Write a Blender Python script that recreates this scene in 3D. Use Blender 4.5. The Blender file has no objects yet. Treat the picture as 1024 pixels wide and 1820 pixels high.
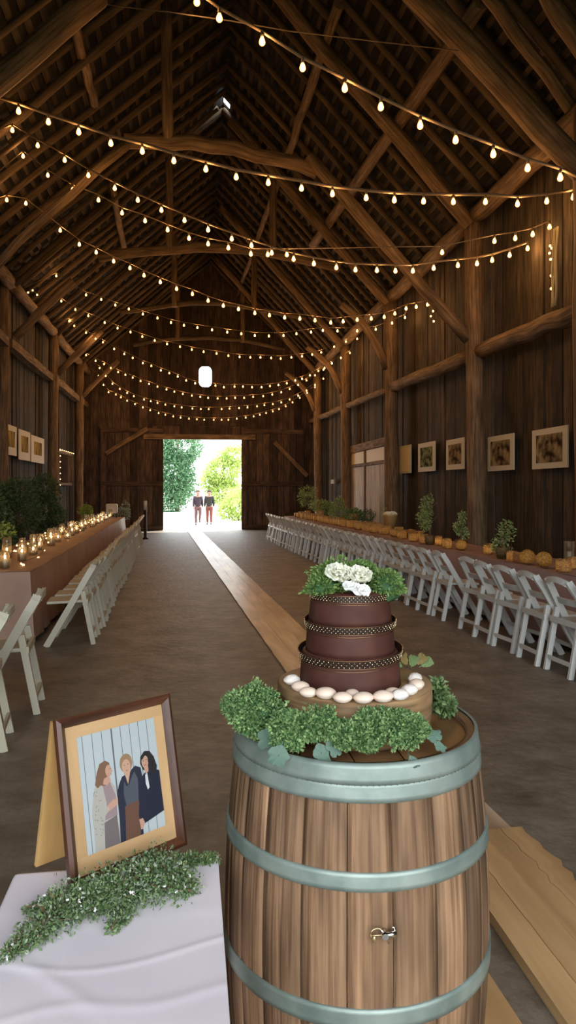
import bpy, math, random
from mathutils import Vector, Matrix
R = random.Random(7)
PI = math.pi
LAMP = 4.4
S = bpy.context.scene
COL = S.collection
# ------------------------------------------------------------------ camera model (1024 x 1820 frame)
H, F, CU, HV = 1.62, 1250.0, 512.0, 870.0
PSI = math.atan(172 / F); SP, CP = math.sin(PSI), math.cos(PSI)
def P(u, v, D):
    xr = (u - CU) / F
    return Vector((D * (xr * CP + SP), D * (-xr * SP + CP), H + (HV - v) / F * D))
def G(u, v, z):            # point of that height seen at u, v
    return P(u, v, (H - z) * F / (v - HV))
def WX(u, v, X):           # point on the plane x = X
    xr = (u - CU) / F
    return P(u, v, X / (xr * CP + SP))
def WY(u, v, Y):
    xr = (u - CU) / F
    return P(u, v, Y / (-xr * SP + CP))

# ------------------------------------------------------------------ mesh builder
class MB:
    def __init__(s):
        s.v = []; s.f = []; s.uv = []; s.m = []; s.sm = []
    def face(s, idx, uv=None, m=0, sm=False):
        s.f.append(tuple(idx)); s.uv.append(uv or [(0, 0)] * len(idx)); s.m.append(m); s.sm.append(sm)
    def poly(s, pts, m=0, uv=None, sm=False):
        b = len(s.v); s.v += [tuple(p) for p in pts]
        s.face(range(b, b + len(pts)), uv or [(p[0], p[2]) for p in pts], m, sm)
    def box(s, c, size, M=None, m=0):
        c = Vector(c); hx, hy, hz = size[0] / 2, size[1] / 2, size[2] / 2
        ax = max(range(3), key=lambda k: size[k])
        if ax == 2: pa, pb, w, h, up = Vector((0, 0, -hz)), Vector((0, 0, hz)), size[0], size[1], Vector((0, 1, 0))
        elif ax == 0: pa, pb, w, h, up = Vector((-hx, 0, 0)), Vector((hx, 0, 0)), size[1], size[2], Vector((0, 0, 1))
        else: pa, pb, w, h, up = Vector((0, -hy, 0)), Vector((0, hy, 0)), size[0], size[2], Vector((0, 0, 1))
        if M is not None: pa, pb, up = M @ pa, M @ pb, M @ up
        s.sweep([pa + c, pb + c], w, h, up=up, m=m)
    def sweep(s, pts, w, h=None, seg=4, up=(0, 0, 1), m=0, ws=None, sm=False, cap=True):
        """a bar or tube through pts; w across, h along up; seg 4 = square section"""
        h = w if h is None else h
        pts = [Vector(p) for p in pts]; n = len(pts); up = Vector(up); rings = []; L = 0
        o = R.random() * 9
        for i, p in enumerate(pts):
            t = (pts[min(i + 1, n - 1)] - pts[max(i - 1, 0)])
            if t.length < 1e-9: t = Vector((0, 0, 1))
            t.normalize()
            u0 = up if abs(t.dot(up)) < .97 else Vector((1, 0, 0)) if abs(t.x) < .9 else Vector((0, 1, 0))
            a = t.cross(u0).normalized(); b = a.cross(t).normalized()
            k = ws[i] if ws else 1.0
            if i: L += (p - pts[i - 1]).length
            base = len(s.v)
            for j in range(seg):
                if seg == 4:
                    x, y = [(-.5, -.5), (.5, -.5), (.5, .5), (-.5, .5)][j]
                else:
                    an = 2 * PI * j / seg; x, y = math.cos(an) * .5, math.sin(an) * .5
                s.v.append(tuple(p + a * (x * w * k) + b * (y * h * k)))
            rings.append((base, L))
        per = 2 * (w + h) / seg
        for i in range(n - 1):
            A, la = rings[i]; B, lb = rings[i + 1]
            for j in range(seg):
                k = (j + 1) % seg
                s.face((A + j, A + k, B + k, B + j), [(la + o, j * per), (la + o, (j + 1) * per), (lb + o, (j + 1) * per), (lb + o, j * per)], m, sm or seg > 4)
        if cap:
            A = rings[0][0]; B = rings[-1][0]
            s.face(list(range(A, A + seg))[::-1], [(.01 * j, .02 * j) for j in range(seg)], m)
            s.face(range(B, B + seg), [(.01 * j, .02 * j) for j in range(seg)], m)
    def lathe(s, prof, seg=32, c=(0, 0, 0), m=0, sm=True, a0=0, a1=2 * PI, wob=None):
        base = len(s.v); full = abs(a1 - a0 - 2 * PI) < 1e-6
        cols = seg if full else seg + 1
        for (r, z) in prof:
            for j in range(cols):
                a = a0 + (a1 - a0) * j / seg
                rr = r * (wob(a, z) if wob else 1)
                s.v.append((c[0] + rr * math.cos(a), c[1] + rr * math.sin(a), c[2] + z))
        L = 0
        for i in range(len(prof) - 1):
            dl = math.hypot(prof[i + 1][0] - prof[i][0], prof[i + 1][1] - prof[i][1])
            for j in range(seg):
                k = (j + 1) % cols
                A = base + i * cols; B = A + cols; w = max(prof[i][0], .01) * (a1 - a0) / seg
                s.face((A + j, A + k, B + k, B + j), [(j * w, L), ((j + 1) * w, L), ((j + 1) * w, L + dl), (j * w, L + dl)], m, sm)
            L += dl
    def ball(s, c, r, nu=10, nv=6, m=0, M=None, wob=None):
        if isinstance(r, (int, float)): r = (r, r, r)
        base = len(s.v); c = Vector(c)
        for i in range(nv + 1):
            th = PI * i / nv
            for j in range(nu):
                a = 2 * PI * j / nu
                d = Vector((math.sin(th) * math.cos(a), math.sin(th) * math.sin(a), math.cos(th)))
                q = Vector((d.x * r[0], d.y * r[1], d.z * r[2]))
                if wob: q *= wob(d)
                if M is not None: q = M @ q
                s.v.append(tuple(c + q))
        for i in range(nv):
            for j in range(nu):
                k = (j + 1) % nu; A = base + i * nu; B = A + nu
                s.face((A + j, B + j, B + k, A + k), [(j / nu, i / nv), (j / nu, (i + 1) / nv), ((j + 1) / nu, (i + 1) / nv), ((j + 1) / nu, i / nv)], m, True)
    def leaf(s, p, d, n, l, w, m=0, fold=.25):
        """a folded four-vertex leaf from p along d with normal n"""
        a = d.cross(n)
        if a.length < 1e-6: a = Vector((1, 0, 0))
        a.normalize(); b = len(s.v); mid = p + d * (l * .5)
        s.v += [tuple(p), tuple(mid + a * w / 2 + n * w * fold), tuple(p + d * l), tuple(mid - a * w / 2 + n * w * fold)]
        s.face((b, b + 1, b + 2), None, m, False); s.face((b, b + 2, b + 3), None, m, False)
    def build(s, name, mats, parent=None, bevel=0):
        me = bpy.data.meshes.new(name)
        me.from_pydata(s.v, [], s.f)
        mats = mats if isinstance(mats, (list, tuple)) else [mats]
        for mt in mats: me.materials.append(mt)
        me.polygons.foreach_set('material_index', s.m)
        me.polygons.foreach_set('use_smooth', s.sm)
        uvl = me.uv_layers.new(name='UVMap')
        flat = []
        for q in s.uv:
            for a, b in q: flat += [a, b]
        uvl.data.foreach_set('uv', flat)
        me.update()
        o = bpy.data.objects.new(name, me); COL.objects.link(o)
        if parent: o.parent = parent
        if bevel:
            b = o.modifiers.new('bevel', 'BEVEL'); b.width = bevel; b.segments = 2; b.limit_method = 'ANGLE'
        return o

def empty(name, loc=(0, 0, 0), rz=0):
    o = bpy.data.objects.new(name, None); COL.objects.link(o); o.location = loc; o.rotation_euler = (0, 0, rz)
    o.empty_display_size = .1
    return o
def tag(o, label, cat, group=None, kind=None):
    o['label'] = label; o['category'] = cat
    if group: o['group'] = group
    if kind: o['kind'] = kind
    return o
def struct(o, label=None, cat=None):
    o['kind'] = 'structure'
    if label: o['label'] = label
    if cat: o['category'] = cat
    return o
def copy_tree(o, parent=None):
    c = o.copy(); COL.objects.link(c); c.parent = parent
    for ch in KIDS.get(o.name, []): copy_tree(ch, c)
    return c
KIDS = {}
def reg(root):
    for o in list(COL.objects):
        if o.parent is not None:
            l = KIDS.setdefault(o.parent.name, [])
            if o not in l: l.append(o)
ORD = ['first', 'second', 'third', 'fourth', 'fifth', 'sixth', 'seventh', 'eighth', 'ninth', 'tenth', 'eleventh', 'twelfth', 'thirteenth', 'fourteenth', 'fifteenth', 'sixteenth', 'seventeenth', 'eighteenth', 'nineteenth', 'twentieth', 'twenty-first', 'twenty-second', 'twenty-third', 'twenty-fourth', 'twenty-fifth', 'twenty-sixth', 'twenty-seventh', 'twenty-eighth', 'twenty-ninth', 'thirtieth', 'thirty-first', 'thirty-second', 'thirty-third', 'thirty-fourth', 'thirty-fifth', 'thirty-sixth', 'thirty-seventh', 'thirty-eighth', 'thirty-ninth', 'fortieth']

# ------------------------------------------------------------------ materials
def new_mat(name):
    m = bpy.data.materials.new(name); m.use_nodes = True
    nt = m.node_tree; b = nt.nodes['Principled BSDF']
    return m, nt, b
def rgba(c): return (c[0], c[1], c[2], 1)
def plain(name, c, rough=.6, metal=0, spec=.5, **k):
    m, nt, b = new_mat(name)
    b.inputs['Base Color'].default_value = rgba(c); b.inputs['Roughness'].default_value = rough
    b.inputs['Metallic'].default_value = metal; b.inputs['Specular IOR Level'].default_value = spec
    for kk, vv in k.items(): b.inputs[kk.replace('_', ' ')].default_value = vv
    return m
def N(nt, t, **k):
    n = nt.nodes.new(t)
    for a, v in k.items(): setattr(n, a, v)
    return n
def wood(name, c1, c2, along=1.6, across=28, rough=.7, var=.5, bump=.35, patch=.5, spec=.3, c3=None, dist=.35):
    m, nt, b = new_mat(name); L = nt.links.new
    uv = N(nt, 'ShaderNodeUVMap'); uv.uv_map = 'UVMap'
    geo = N(nt, 'ShaderNodeNewGeometry')
    off = N(nt, 'ShaderNodeVectorMath', operation='MULTIPLY'); 
    cmb = N(nt, 'ShaderNodeCombineXYZ'); L(geo.outputs['Random Per Island'], cmb.inputs[0]); L(geo.outputs['Random Per Island'], cmb.inputs[1])
    L(cmb.outputs[0], off.inputs[0]); off.inputs[1].default_value = (37, 53, 0)
    add = N(nt, 'ShaderNodeVectorMath', operation='ADD'); L(uv.outputs[0], add.inputs[0]); L(off.outputs[0], add.inputs[1])
    mp = N(nt, 'ShaderNodeMapping'); L(add.outputs[0], mp.inputs[0]); mp.inputs['Scale'].default_value = (along, across, 1)
    n1 = N(nt, 'ShaderNodeTexNoise'); L(mp.outputs[0], n1.inputs['Vector']); n1.inputs['Scale'].default_value = 1.0; n1.inputs['Detail'].default_value = 7; n1.inputs['Distortion'].default_value = dist
    mp2 = N(nt, 'ShaderNodeMapping'); L(add.outputs[0], mp2.inputs[0]); mp2.inputs['Scale'].default_value = (along * .9, across * .12, 1)
    n2 = N(nt, 'ShaderNodeTexNoise'); L(mp2.outputs[0], n2.inputs['Vector']); n2.inputs['Scale'].default_value = 1.3; n2.inputs['Detail'].default_value = 3
    r = N(nt, 'ShaderNodeValToRGB'); L(n1.outputs[0], r.inputs[0])
    r.color_ramp.elements[0].position = .33; r.color_ramp.elements[0].color = rgba(c1)
    r.color_ramp.elements[1].position = .68; r.color_ramp.elements[1].color = rgba(c2)
    mr = N(nt, 'ShaderNodeMapRange'); L(n2.outputs[0], mr.inputs[0]); mr.inputs[1].default_value = .3; mr.inputs[2].default_value = .7; mr.inputs[3].default_value = 1 - patch; mr.inputs[4].default_value = 1 + patch * .5
    mr2 = N(nt, 'ShaderNodeMapRange'); L(geo.outputs['Random Per Island'], mr2.inputs[0]); mr2.inputs[3].default_value = 1 - var; mr2.inputs[4].default_value = 1 + var * .6
    mu = N(nt, 'ShaderNodeMath', operation='MULTIPLY'); L(mr.outputs[0], mu.inputs[0]); L(mr2.outputs[0], mu.inputs[1])
    vm = N(nt, 'ShaderNodeVectorMath', operation='SCALE'); L(r.outputs[0], vm.inputs[0]); L(mu.outputs[0], vm.inputs['Scale'])
    L(vm.outputs[0], b.inputs['Base Color'])
    b.inputs['Roughness'].default_value = rough; b.inputs['Specular IOR Level'].default_value = spec
    if bump:
        bp = N(nt, 'ShaderNodeBump'); bp.inputs['Strength'].default_value = bump; bp.inputs['Distance'].default_value = .01
        L(n1.outputs[0], bp.inputs['Height']); L(bp.outputs[0], b.inputs['Normal'])
    return m
def mottled(name, c1, c2, scale=3, detail=8, *a_, nr=.5, **k_):
    m = mottled_(name, c1, c2, scale, detail, *a_, **k_)
    [n for n in m.node_tree.nodes if n.type == 'TEX_NOISE'][0].inputs['Roughness'].default_value = nr
    return m
def mottled_(name, c1, c2, scale=3, detail=8, rough=.7, bump=.2, bscale=None, spec=.4, metal=0, dist=.01, lo=.35, hi=.65, mp=(1, 1, 1)):
    m, nt, b = new_mat(name); L = nt.links.new
    tc = N(nt, 'ShaderNodeTexCoord'); mpn = N(nt, 'ShaderNodeMapping'); L(tc.outputs['Object'], mpn.inputs[0]); mpn.inputs['Scale'].default_value = mp
    n1 = N(nt, 'ShaderNodeTexNoise'); L(mpn.outputs[0], n1.inputs['Vector']); n1.inputs['Scale'].default_value = scale; n1.inputs['Detail'].default_value = detail
    r = N(nt, 'ShaderNodeValToRGB'); L(n1.outputs[0], r.inputs[0])
    r.color_ramp.elements[0].position = lo; r.color_ramp.elements[0].color = rgba(c1)
    r.color_ramp.elements[1].position = hi; r.color_ramp.elements[1].color = rgba(c2)
    L(r.outputs[0], b.inputs['Base Color']); b.inputs['Roughness'].default_value = rough; b.inputs['Specular IOR Level'].default_value = spec; b.inputs['Metallic'].default_value = metal
    if bump:
        n2 = N(nt, 'ShaderNodeTexNoise'); L(mpn.outputs[0], n2.inputs['Vector']); n2.inputs['Scale'].default_value = bscale or scale * 4; n2.inputs['Detail'].default_value = 8
        bp = N(nt, 'ShaderNodeBump'); bp.inputs['Strength'].default_value = bump; bp.inputs['Distance'].default_value = dist
        L(n2.outputs[0], bp.inputs['Height']); L(bp.outputs[0], b.inputs['Normal'])
    return m
def foliage(name, c1, c2, trans=.25, rough=.6):
    m, nt, b = new_mat(name); L = nt.links.new
    geo = N(nt, 'ShaderNodeNewGeometry'); r = N(nt, 'ShaderNodeValToRGB'); L(geo.outputs['Random Per Island'], r.inputs[0])
    r.color_ramp.elements[0].color = rgba(c1); r.color_ramp.elements[1].color = rgba(c2)
    L(r.outputs[0], b.inputs['Base Color']); b.inputs['Roughness'].default_value = rough; b.inputs['Specular IOR Level'].default_value = .3
    tr = N(nt, 'ShaderNodeBsdfTranslucent'); L(r.outputs[0], tr.inputs[0])
    mx = N(nt, 'ShaderNodeMixShader'); mx.inputs[0].default_value = trans
    L(b.outputs[0], mx.inputs[1]); L(tr.outputs[0], mx.inputs[2]); L(mx.outputs[0], nt.nodes['Material Output'].inputs[0])
    return m
def emit(name, c, s):
    m = bpy.data.materials.new(name); m.use_nodes = True; nt = m.node_tree; nt.nodes.clear()
    e = N(nt, 'ShaderNodeEmission'); e.inputs[0].default_value = rgba(c); e.inputs[1].default_value = s
    o = N(nt, 'ShaderNodeOutputMaterial'); nt.links.new(e.outputs[0], o.inputs[0])
    return m
def thin_glass(name, tint=(1, 1, 1), gl=.12, extra=None):
    m = bpy.data.materials.new(name); m.use_nodes = True; nt = m.node_tree; nt.nodes.clear(); L = nt.links.new
    t = N(nt, 'ShaderNodeBsdfTransparent'); t.inputs[0].default_value = rgba(tint)
    g = N(nt, 'ShaderNodeBsdfGlossy'); g.inputs['Roughness'].default_value = .08
    fr = N(nt, 'ShaderNodeFresnel'); fr.inputs[0].default_value = 1.5
    mt = N(nt, 'ShaderNodeMath', operation='ADD'); L(fr.outputs[0], mt.inputs[0]); mt.inputs[1].default_value = gl * .3
    mx = N(nt, 'ShaderNodeMixShader'); L(mt.outputs[0], mx.inputs[0]); L(t.outputs[0], mx.inputs[1]); L(g.outputs[0], mx.inputs[2])
    o = N(nt, 'ShaderNodeOutputMaterial'); L(mx.outputs[0], o.inputs[0])
    return m
def amber(name, c):
    """crackled gold glass that a candle inside lights up"""
    m, nt, b = new_mat(name); L = nt.links.new
    tc = N(nt, 'ShaderNodeTexCoord'); vo = N(nt, 'ShaderNodeTexVoronoi'); L(tc.outputs['Object'], vo.inputs['Vector']); vo.inputs['Scale'].default_value = 80
    r = N(nt, 'ShaderNodeValToRGB'); L(vo.outputs['Distance'], r.inputs[0]); r.color_ramp.elements[0].color = rgba(c); r.color_ramp.elements[1].color = rgba([x * .35 for x in c]); r.color_ramp.elements[1].position = .7
    L(r.outputs[0], b.inputs['Base Color']); b.inputs['Roughness'].default_value = .25; b.inputs['Metallic'].default_value = .35
    bp = N(nt, 'ShaderNodeBump'); bp.inputs['Strength'].default_value = .8; bp.inputs['Distance'].default_value = .01; L(vo.outputs['Distance'], bp.inputs['Height']); L(bp.outputs[0], b.inputs['Normal'])
    tr = N(nt, 'ShaderNodeBsdfTranslucent'); L(r.outputs[0], tr.inputs[0])
    mx = N(nt, 'ShaderNodeMixShader'); mx.inputs[0].default_value = .5
    L(b.outputs[0], mx.inputs[1]); L(tr.outputs[0], mx.inputs[2]); L(mx.outputs[0], nt.nodes['Material Output'].inputs[0])
    return m

M = {}
M['wall'] = wood('wall_boards', (.034, .025, .016), (.118, .083, .050), 1.6, 42, .85, .55, .5, .55)
M['wallend'] = wood('end_boards', (.036, .023, .017), (.12, .074, .050), 1.6, 40, .85, .6, .5, .5)
M['beam'] = wood('hewn_timber', (.10, .062, .034), (.29, .185, .105), 1.8, 24, .8, .3, .6, .4)
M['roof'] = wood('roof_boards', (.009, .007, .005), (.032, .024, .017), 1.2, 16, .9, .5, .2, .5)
M['lath'] = wood('roof_lath', (.03, .022, .015), (.085, .06, .04), 1.2, 16, .9, .5, .2, .4)
M['rafter'] = wood('rafter_wood', (.06, .04, .023), (.17, .11, .062), 1.2, 14, .85, .35, .4, .4)
M['floor'] = mottled('dirt_floor', (.085, .070, .050), (.27, .235, .185), 2.4, 14, .55, .6, 11, .4, dist=.02, lo=.33, hi=.72, nr=.72)
M['runner'] = wood('aisle_boards', (.42, .31, .20), (.70, .55, .38), 1.0, 9, .34, .12, .25, .18)
M['plank'] = wood('pine_plank', (.45, .27, .12), (.66, .43, .21), .9, 9, .5, .12, .2, .15)
M['stave'] = wood('oak_staves', (.135, .074, .038), (.29, .172, .096), 2.6, 70, .6, .42, .6, .55, dist=.25)
M['head'] = wood('barrel_head', (.16, .075, .03), (.33, .17, .075), 2, 14, .28, .2, .2, .3, spec=.5)
M['board'] = wood('cake_board', (.17, .10, .045), (.40, .25, .125), 5, 60, .6, .05, .4, .4)
M['boardtop'] = mottled('cake_board_top', (.22, .14, .065), (.34, .22, .115), 5, 6, .55, .1)
M['hoop'] = mottled('galvanised_hoop', (.17, .225, .20), (.31, .37, .33), 9, 8, .48, .25, 60, .5, metal=.45, dist=.002)
M['hoopedge'] = plain('hoop_seam', (.12, .15, .14), .6, .3)
M['choc'] = mottled('chocolate_icing', (.058, .020, .014), (.085, .033, .023), 14, 5, .6, .12, 30, .2, dist=.002)
M['gold'] = plain('gold_trim', (.38, .22, .11), .3, .9)
M['bead'] = plain('gold_beads', (.95, .74, .45), .15, .9)
M['band'] = plain('dark_band', (.022, .010, .006), .5, 0)
M['cloth'] = mottled('lilac_white_cloth', (.78, .72, .78), (.85, .79, .84), 3, 4, .85, .1, 200, .2, dist=.001)
M['pink'] = mottled('mauve_tablecloth', (.30, .20, .19), (.38, .26, .24), 2, 5, .75, .15, 6, .3, dist=.02)
M['lcloth'] = mottled('rust_tablecloth', (.33, .19, .13), (.42, .25, .17), 2, 5, .5, .15, 6, .4, dist=.02)
M['white'] = plain('white_resin', (.60, .61, .57), .4)
M['cream'] = plain('cream_painted_wood', (.50, .46, .34), .45)
M['seatw'] = plain('white_seat_pad', (.52, .53, .50), .5)
M['walnut'] = wood('walnut_frame', (.035, .012, .006), (.12, .045, .022), 3, 26, .35, .15, .2, .3, spec=.5)
M['mat'] = wood('tan_mat', (.42, .26, .12), (.56, .36, .18), 2, 12, .6, .05, .05, .12)
M['ply'] = wood('plywood_stand', (.45, .26, .09), (.62, .39, .16), 2.5, 14, .55, .1, .1, .2)
M['iron'] = plain('dark_iron', (.03, .03, .03), .5, .8)
M['chrome'] = plain('chrome', (.75, .74, .7), .12, 1)
M['brass'] = plain('brass', (.7, .55, .3), .25, .9)
def glow(name, core, rim, s, samp='NONE'):
    m = bpy.data.materials.new(name); m.use_nodes = True; nt = m.node_tree; nt.nodes.clear(); L = nt.links.new
    lw = N(nt, 'ShaderNodeLayerWeight'); lw.inputs[0].default_value = .35
    r = N(nt, 'ShaderNodeValToRGB'); L(lw.outputs['Facing'], r.inputs[0]); r.color_ramp.elements[0].color = rgba(core); r.color_ramp.elements[1].color = rgba(rim); r.color_ramp.elements[0].position = .15; r.color_ramp.elements[1].position = .75
    e = N(nt, 'ShaderNodeEmission'); L(r.outputs[0], e.inputs[0]); e.inputs[1].default_value = s
    t = N(nt, 'ShaderNodeBsdfTransparent'); a = N(nt, 'ShaderNodeAddShader'); L(e.outputs[0], a.inputs[0]); L(t.outputs[0], a.inputs[1])
    o = N(nt, 'ShaderNodeOutputMaterial'); L(a.outputs[0], o.inputs[0]); m.cycles.emission_sampling = samp
    return m
M['bulb'] = glow('bulb_glow', (1, .62, .22), (.85, .26, .04), 1.9)
M['fairy'] = glow('fairy_glow', (1, .66, .28), (.9, .36, .08), 1.9)
M['flame'] = emit('flame_glow', (1, .56, .20), 26)
M['cable'] = plain('cable_rubber', (.20, .135, .08), .75)
M['socket'] = plain('bulb_socket', (.12, .09, .06), .4)
M['paper'] = plain('cream_print_paper', (.60, .55, .42), .7)
M['paper2'] = plain('yellow_print_paper', (.52, .47, .28), .7)
M['white_paint'] = wood('whitewashed_boards', (.36, .31, .26), (.60, .54, .47), 1.2, 16, .7, .3, .3, .25)
M['creampanel'] = plain('cream_panel', (.64, .52, .28), .6)
M['kale'] = foliage('curly_kale', (.045, .13, .04), (.34, .50, .20), .2)
M['kalecore'] = plain('kale_core', (.035, .10, .035), .8)
M['blueleaf'] = foliage('blue_green_leaf', (.08, .15, .105), (.14, .22, .17), .1)
M['sprig'] = foliage('sprig_leaf', (.06, .13, .04), (.24, .33, .14), .2)
M['sprigpale'] = foliage('pale_sprig_leaf', (.20, .28, .18), (.42, .48, .36), .2)
M['topleaf'] = foliage('topper_leaf', (.08, .19, .035), (.30, .42, .14), .25)
M['darkleaf'] = foliage('dark_shrub_leaf', (.035, .075, .028), (.11, .18, .07), .15)
M['limeleaf'] = foliage('lime_leaf', (.16, .26, .04), (.42, .50, .12), .25)
M['midleaf'] = foliage('potted_tree_leaf', (.10, .20, .05), (.48, .58, .24), .25)
M['dryleaf'] = foliage('dry_leaf', (.16, .12, .04), (.30, .22, .08), .2)
M['treeleaf'] = foliage('tree_leaf', (.045, .13, .06), (.14, .26, .13), .3)
M['yleaf'] = foliage('yellow_green_leaf', (.25, .38, .08), (.55, .62, .22), .4)  # yellow-green foliage of the paler trees and the bush
M['stem'] = plain('twig', (.16, .10, .05), .8)
M['petal'] = plain('ivory_petal', (.82, .80, .64), .55, Subsurface_Weight=.1)
M['petalw'] = plain('white_petal', (.84, .84, .82), .55)
M['cookie'] = mottled('pale_shell_cookie', (.74, .55, .42), (.84, .70, .58), 18, 4, .55, .05)
M['cookiew'] = mottled('white_shell_cookie', (.78, .70, .62), (.84, .79, .73), 18, 4, .55, .05)
M['glass'] = thin_glass('clear_glass', (.95, .95, .93), .05)
_nt = M['glass'].node_tree; _o = [n for n in _nt.nodes if n.type == 'OUTPUT_MATERIAL'][0]; _m = [n for n in _nt.nodes if n.type == 'MIX_SHADER'][0]
_d = N(_nt, 'ShaderNodeBsdfTranslucent'); _d.inputs[0].default_value = (.85, .8, .7, 1); _x = N(_nt, 'ShaderNodeMixShader'); _x.inputs[0].default_value = .22
_nt.links.new(_m.outputs[0], _x.inputs[1]); _nt.links.new(_d.outputs[0], _x.inputs[2]); _nt.links.new(_x.outputs[0], _o.inputs[0])
M['wax'] = plain('candle_wax', (.8, .72, .55), .5)
M['amber'] = amber('amber_glass', (.60, .42, .20))
M['goldmesh'] = amber('gold_wire_ball', (.55, .40, .16))
M['terracotta'] = plain('gold_pot', (.50, .33, .13), .45, .3)
M['rock'] = plain('white_lantern', (.55, .52, .46), .6)
M['ground'] = mottled('pale_gravel', (.55, .53, .46), (.72, .70, .62), .6, 6, .9, .1)
M['bark'] = plain('bark', (.12, .09, .06), .9)

# ------------------------------------------------------------------ leaf clouds
def rdir(rng=R):
    while True:
        v = Vector((rng.uniform(-1, 1), rng.uniform(-1, 1), rng.uniform(-1, 1)))
        if .05 < v.length < 1: return v.normalized()
def cloud(mb, blobs, n, l, w, m=0, core=None, zmin=None, shell=.75, jit=.6, mats=None, amp=1.0):
    """leaves spread over ellipsoid blobs (centre, radii)"""
    wts = [b[1][0] * b[1][2] for b in blobs]; tot = sum(wts)
    for (c, r), wt in zip(blobs, wts):
        c = Vector(c)
        lump = [(rdir(), R.uniform(.12, .3) * amp) for _ in range(int(9 + 5 * (amp - 1)))]
        def bump(d): return 1 + sum(a * max(0, d.dot(q)) ** (6 + 6 * (amp - 1)) for q, a in lump) - .12 * amp
        if core is not None:
            mb.ball(c, [x * .72 for x in r], 12, 8, m=core, wob=bump)
        for _ in range(int(n * wt / tot)):
            d = rdir(); k = bump(d) * R.uniform(shell, 1.03)
            p = c + Vector((d.x * r[0], d.y * r[1], d.z * r[2])) * k
            if zmin is not None and p.z < zmin: p.z = zmin + R.random() * l * .6
            q = (d + rdir() * jit).normalized()
            nn = (q.cross(rdir())).normalized()
            s = R.uniform(.6, 1.25)
            mm = m if mats is None else R.choices(mats[0], mats[1])[0]
            mb.leaf(p, q, nn, l * s, w * s, mm, R.uniform(.1, .5))

# ================================================================== ROOM SHELL
XL, XR, Y0, Y1 = -4.25, 5.0, -3.0, 28.3
ZE, XK, ZK = 6.35, .75, 10.75          # eaves, ridge
def roof_z(x):
    return ZE + (x - XL) / (XK - XL) * (ZK - ZE) if x < XK else ZE + (XR - x) / (XR - XK) * (ZK - ZE)

f = MB(); f.poly([(XL - .3, Y0, 0), (XR + .3, Y0, 0), (XR + .3, Y1 + .15, 0), (XL - .3, Y1 + .15, 0)])
struct(f.build('floor', M['floor']))

def board_wall(name, x, side, y0, y1, ztop, mat):
    mb = MB(); y = y0
    mb.box((x + side * .12, (y0 + y1) / 2, ztop / 2), (.06, y1 - y0, ztop))
    while y < y1:
        w = R.uniform(.16, .34)
        t = R.uniform(.02, .05)
        mb.box((x + side * (.06 - t / 2 + .02), y + w / 2, ztop / 2), (t, w - R.uniform(.006, .02), ztop - .02))
        y += w
    return struct(mb.build(name, mat))
board_wall('wall_right', XR, 1, Y0, Y1, ZE + .1, M['wall'])
board_wall('wall_left', XL, -1, Y0, Y1, ZE + .1, M['wall'])

# far end wall with doorway and loft opening
DX0, DX1, DZ = -1.12, 2.02, 3.62
LX0, LX1, LZ0, LZ1 = .30, .82, 5.72, 6.55
mb = MB()
def rect(mb, x0, x1, z0, z1, y, t=.06, m=0): mb.box(((x0 + x1) / 2, y, (z0 + z1) / 2), (x1 - x0, t, z1 - z0), m=m)
yb = Y1 + .1
rect(mb, XL - .2, DX0, 0, DZ, yb); rect(mb, DX1, XR + .2, 0, DZ, yb); rect(mb, XL - .2, XR + .2, DZ, LZ0, yb)
rect(mb, XL - .2, LX0, LZ0, LZ1, yb); rect(mb, LX1, XR + .2, LZ0, LZ1, yb); rect(mb, XL - .2, XR + .2, LZ1, 6.66, yb)
mb.poly([(XL, yb - .03, 6.62), (XR, yb - .03, 6.62), (XK, yb - .03, ZK + .2)])
x = XL
while x < XR:
    w = R.uniform(.22, .36); x1 = min(x + w, XR); xm = (x + x1) / 2; t = R.uniform(.02, .05)
    top = roof_z(xm) - .05
    segs = [(0, top)]
    if x1 > DX0 - .02 and x < DX1 + .02: segs = [(DZ + .55, top)]
    out = []
    for a, b in segs:
        if x1 > LX0 and x < LX1: out += [(a, LZ0), (LZ1, b)]
        else: out.append((a, b))
    for a, b in out: rect(mb, x + .005, x1 - .005, a, b, Y1 + .05 - t / 2, t)
    x = x1
x = DX0 - .4
while x < DX1 + .35:                       # the row of short paler boards above the doorway
    w = R.uniform(.3, .42); rect(mb, x, x + w - .012, DZ + .12, DZ + .52, Y1 - .02, .04); x += w
for (cx_, cz_, sx_, sz_) in ((LX0, LZ0, 1, 1), (LX1, LZ0, -1, 1), (LX0, LZ1, 1, -1), (LX1, LZ1, -1, -1)):
    y_ = Y1 + .04
    mb.poly([(cx_ - sx_ * .02, y_, cz_ - sz_ * .02), (cx_ + sx_ * .17, y_, cz_ - sz_ * .02), (cx_ + sx_ * .05, y_, cz_ + sz_ * .07), (cx_ - sx_ * .02, y_, cz_ + sz_ * .22)])
struct(mb.build('wall_far', M['wallend']))
# near end wall behind the camera, with its wide open doorway to the daylight
mb = MB(); yn = Y0 - .05
rect(mb, XL - .2, -3.9, 0, 5.2, yn, .1); rect(mb, 4.6, XR + .2, 0, 5.2, yn, .1); rect(mb, XL - .2, XR + .2, 5.2, ZE + .1, yn, .1)
mb.poly([(XL - .3, yn, ZE), (XR + .3, yn, ZE), (XK, yn, ZK + .2)])
struct(mb.build('wall_near', M['wallend']))

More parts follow.
